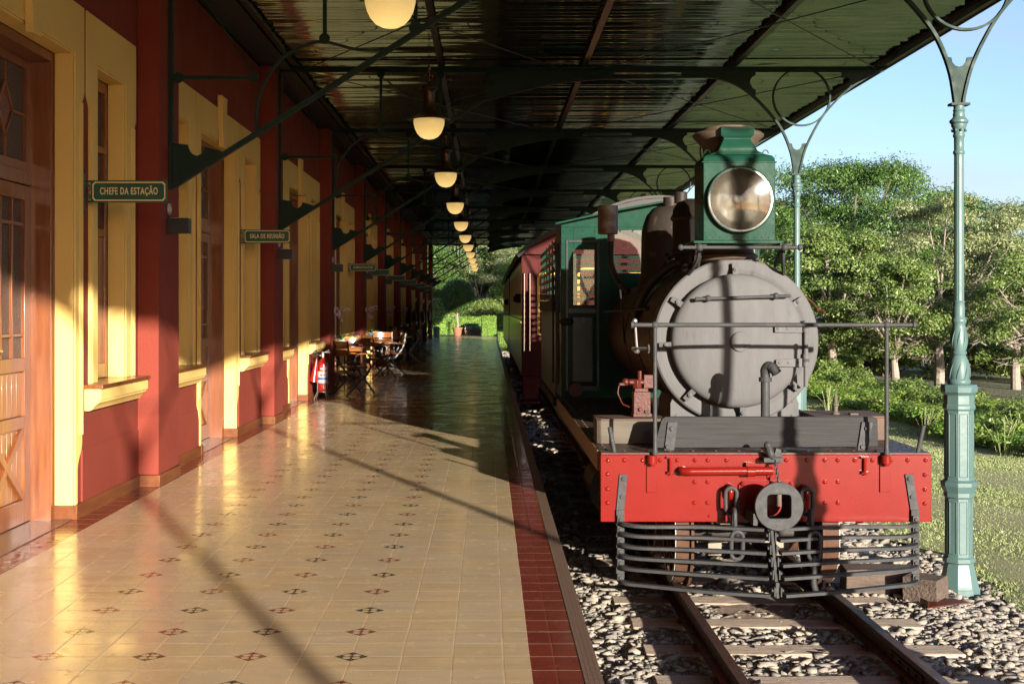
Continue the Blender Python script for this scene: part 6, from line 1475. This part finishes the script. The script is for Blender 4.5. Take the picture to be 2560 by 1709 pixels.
# shrubs
def ords(i): return str(i + 1) + {1: 'st', 2: 'nd', 3: 'rd'}.get((i + 1) % 10 if (i + 1) // 10 != 1 else 0, 'th')
def shrub_proto(w, h, lm, leaf=.085, n=26, per=130):
    t = thing('garden_shrub', '', 'shrub', (0, 0, 0)); cents = [(rng.uniform(-w / 2, w / 2), rng.uniform(-w / 2, w / 2), rng.uniform(.1, h * .8)) for _ in range(n)]; rads = [rng.uniform(.16, .30) for _ in range(n)]
    V, F = clump_cloud(cents, rads, per, leaf, .5, .8); npmesh('foliage', V, F, M[lm], t); b = MB()
    for c in cents[:12]: b.tube([(0, 0, -.1), (c[0] * .5, c[1] * .5, c[2] * .4), c], [.02, .014, .006], 5)
    b.build('stem', M['bark'], t); return t
S1 = shrub_proto(1.1, .62, 'lf_lime'); S2 = shrub_proto(1.3, .55, 'lf_hedge', .08); S3 = shrub_proto(1.0, .8, 'lf_mid', .09); index_children()
su = {}
k = 0; y = 20.6
rows = []
while y < 44:
    rows.append((9.0 + .25 * math.sin(y), y)); y += random.uniform(.85, 1.15)
for i, (x, y) in enumerate(rows):
    p = (S1, S2, S1, S2)[i % 4]
    plant(p, x, y, .98, random.uniform(0, 360), '%s low bright green shrub of the lawn row, counted from the right edge' % ords(i), su, 'shrubs edging the lawn', sz=random.uniform(.68, .85))
    if i % 2 == 0: plant((S3, S1)[(i // 2) % 2], x + 1.35, y + .3, random.uniform(.9, 1.2), random.uniform(0, 360), '%s leafy shrub behind the lawn row, counted from the right edge' % ords(i // 2), su, 'shrubs of the second row')
for i, (x, y, s_) in enumerate(((11.5, 50, 2.2), (13.5, 52, 2.3), (16, 53, 2.4), (18.6, 52, 2.3), (21, 51, 2.4), (14, 60, 3.0), (17, 61, 3.2), (20.5, 60, 3), (24, 60, 3), (27, 58, 3.2), (9.5, 55, 2.2), (22, 54, 2.2))):
    plant(S3, x, y, s_, i * 77, '%s broad dark bush under the trees, counted from the second column' % ords(i), su, 'bushes under the trees')
# tufts of tall grass
def tuft(x, y, lab):
    t = thing('grass_tuft', lab, 'grass tuft', (x, y, gz(x, y))); n = 13; z0 = gz(x, y)
    a = rng.uniform(0, 2 * PI, n); r = rng.uniform(0, .12, n); h = rng.uniform(.35, .72, n); l = rng.uniform(.05, .3, n)
    bx, by = x + r * np.cos(a), y + r * np.sin(a); V = []; F = []
    for i in range(n):
        dx, dy = math.cos(a[i]) * l[i], math.sin(a[i]) * l[i]; w_ = .0028; q = len(V)
        V += [(bx[i] - w_, by[i], z0), (bx[i] + w_, by[i], z0), (bx[i] + dx * .4 + w_ * .8, by[i] + dy * .4, z0 + h[i] * .6), (bx[i] + dx * .4 - w_ * .8, by[i] + dy * .4, z0 + h[i] * .6), (bx[i] + dx + w_ * 1.6, by[i] + dy, z0 + h[i] * .93), (bx[i] + dx - w_ * 1.6, by[i] + dy, z0 + h[i] * .93)]
        F += [(q, q + 1, q + 2, q + 3), (q + 3, q + 2, q + 4, q + 5)]
    b = MB(); b.add(V, F); b.build('stalks', M['straw'], t, recalc=False, smooth=0)
tuft(8.0, 24.2, 'tuft of tall dry grass stalks just left of the nearest green column')
tuft(7.6, 29.5, 'tuft of grass stalks among the shrubs midway along the row')
tuft(8.3, 21.2, 'tuft of grass stalks right of the nearest green column')
tuft(9.0, 22.5, 'thin grass stalks behind the shrubs at the right edge')
# hedges and topiary past the end of the platform
def hedge(x0, x1, y0, y1, z0, z1, lab, lm='lf_hedge', n=9000, leaf=.075):
    t = thing('clipped_hedge', lab, 'hedge', ((x0 + x1) / 2, (y0 + y1) / 2, z0)); oc_ = np.array([(x0 + x1) / 2, (y0 + y1) / 2, z0])
    P = []; N = []
    A = [((x1 - x0) * (z1 - z0), 0), ((x1 - x0) * (y1 - y0), 1), ((y1 - y0) * (z1 - z0), 2)]; tot = sum(a for a, _ in A)
    for ar, kd in A:
        m = int(n * ar / tot); u, v = rng.uniform(0, 1, m), rng.uniform(0, 1, m); j = rng.normal(0, .022, m) - .01
        if kd == 0: P.append(np.stack([x0 + u * (x1 - x0), y0 + j, z0 + v * (z1 - z0)], 1)); N.append(np.tile([0, -1, .3], (m, 1)))
        elif kd == 1: P.append(np.stack([x0 + u * (x1 - x0), y0 + v * (y1 - y0), z1 + j], 1)); N.append(np.tile([0, 0, 1.], (m, 1)))
        else: P.append(np.stack([x1 + j if False else np.where(rng.uniform(0, 1, m) < .5, x0 - j, x1 + j), y0 + u * (y1 - y0), z0 + v * (z1 - z0)], 1)); N.append(np.tile([1., 0, .3], (m, 1)))
    V, F = leaf_quads(np.concatenate(P) - oc_, np.concatenate(N).astype(float), leaf, .55); npmesh('foliage', V, F, M[lm], t)
    b = MB(); b.box(x0 + .04, x1 - .04, y0 + .04, y1 - .04, z0, z1 - .04); b.build('twigs', pm('hedge_twigs_%d' % random.randint(0, 9999), (.03, .05, .015), (.05, .07, .02), 20, .9), t, smooth=0); return t
hedge(-3.4, -.35, 70.2, 71.0, -.02, .92, 'long clipped hedge behind the terracotta pot at the end of the platform')
hedge(-.30, .40, 66.6, 68.0, -.02, .98, 'square clipped hedge block at the right end of the platform', n=7000, leaf=.065)
hedge(.50, 1.05, 66.0, 69.0, -.80, .15, 'lower clipped bush beside the track past the platform end', n=6000, leaf=.065)
hedge(-6, 1.2, 73.0, 76, -.02, 1.9, 'tall loose hedge behind the clipped hedge past the platform', 'lf_lime', n=22000, leaf=.10)
tp_ = thing('topiary_tree', 'round topped potted tree in a terracotta pot at the far end of the platform', 'potted tree', (-1.53, 66.2, 0))
d = rng.normal(0, 1, (9000, 3)); d /= np.linalg.norm(d, axis=1, keepdims=True); rr = .88 * rng.uniform(.55, 1.03, (9000, 1)) ** .5
V, F = leaf_quads(d * rr * np.array([1, 1, .98]) + np.array([.0, 0, 2.0]) + rng.normal(0, .03, (9000, 3)), d.copy(), .09, .4); npmesh('crown', V, F, M['lf_dark'], tp_)
b = MB(); b.tube(spline([(-1.53, 66.2, .3), (-1.51, 66.2, .6), (-1.55, 66.2, .9), (-1.53, 66.2, 1.5), (-1.53, 66.2, 2.0)], 4), .055, 10); b.build('trunk', M['barkpale'], tp_)
b = MB(); b.lathe([(.17, 0), (.175, .02), (.24, .37), (.27, .375), (.275, .43), (.25, .435), (.24, .40), (.001, .39)], (-1.53, 66.2, 0), 'z', 32); b.build('pot', M['terracotta'], tp_)
for i, x in enumerate((-1.0, -.55)):
    o = thing('flower_trough', ('left' if i == 0 else 'right') + ' terracotta trough with small pink flowers in front of the far hedge', 'planter', (x, 68.9, 0), 'terracotta troughs at the far hedge')
    b = MB(); b.prism([(x - .17, 0), (x + .17, 0), (x + .21, .26), (x - .21, .26)], 'y', 68.75, 69.05); b.build('trough', M['terracotta'], o)
    n = 260; P = np.stack([rng.uniform(-.22, .22, n), rng.uniform(-.15, .15, n), .26 + rng.uniform(0, .2, n)], 1) + np.array([0, 0, 0.]); V, F = leaf_quads(P, np.tile([0, -1., .5], (n, 1)), .06, .6); npmesh('foliage', V, F, M['lf_mid'], o)
    n = 24; P = np.stack([rng.uniform(-.2, .2, n), rng.uniform(-.17, -.1, n), .34 + rng.uniform(0, .14, n)], 1); V, F = leaf_quads(P, np.tile([0, -1., .5], (n, 1)), .05, .9); npmesh('blossoms', V, F, M['petal'], o)
b = MB(); b.lathe([(.13, 0), (.15, .02), (.165, .40), (.18, .41), (.18, .43), (.14, .50), (.04, .53), (.001, .53)], (0, 0, 0), 'z', 24); o = b.build('litter_bin', M['colgreen'], None); o.location = (-2.50, 63.9, 0); tag(o, 'teal litter bin at the far left corner of the platform', 'bin')
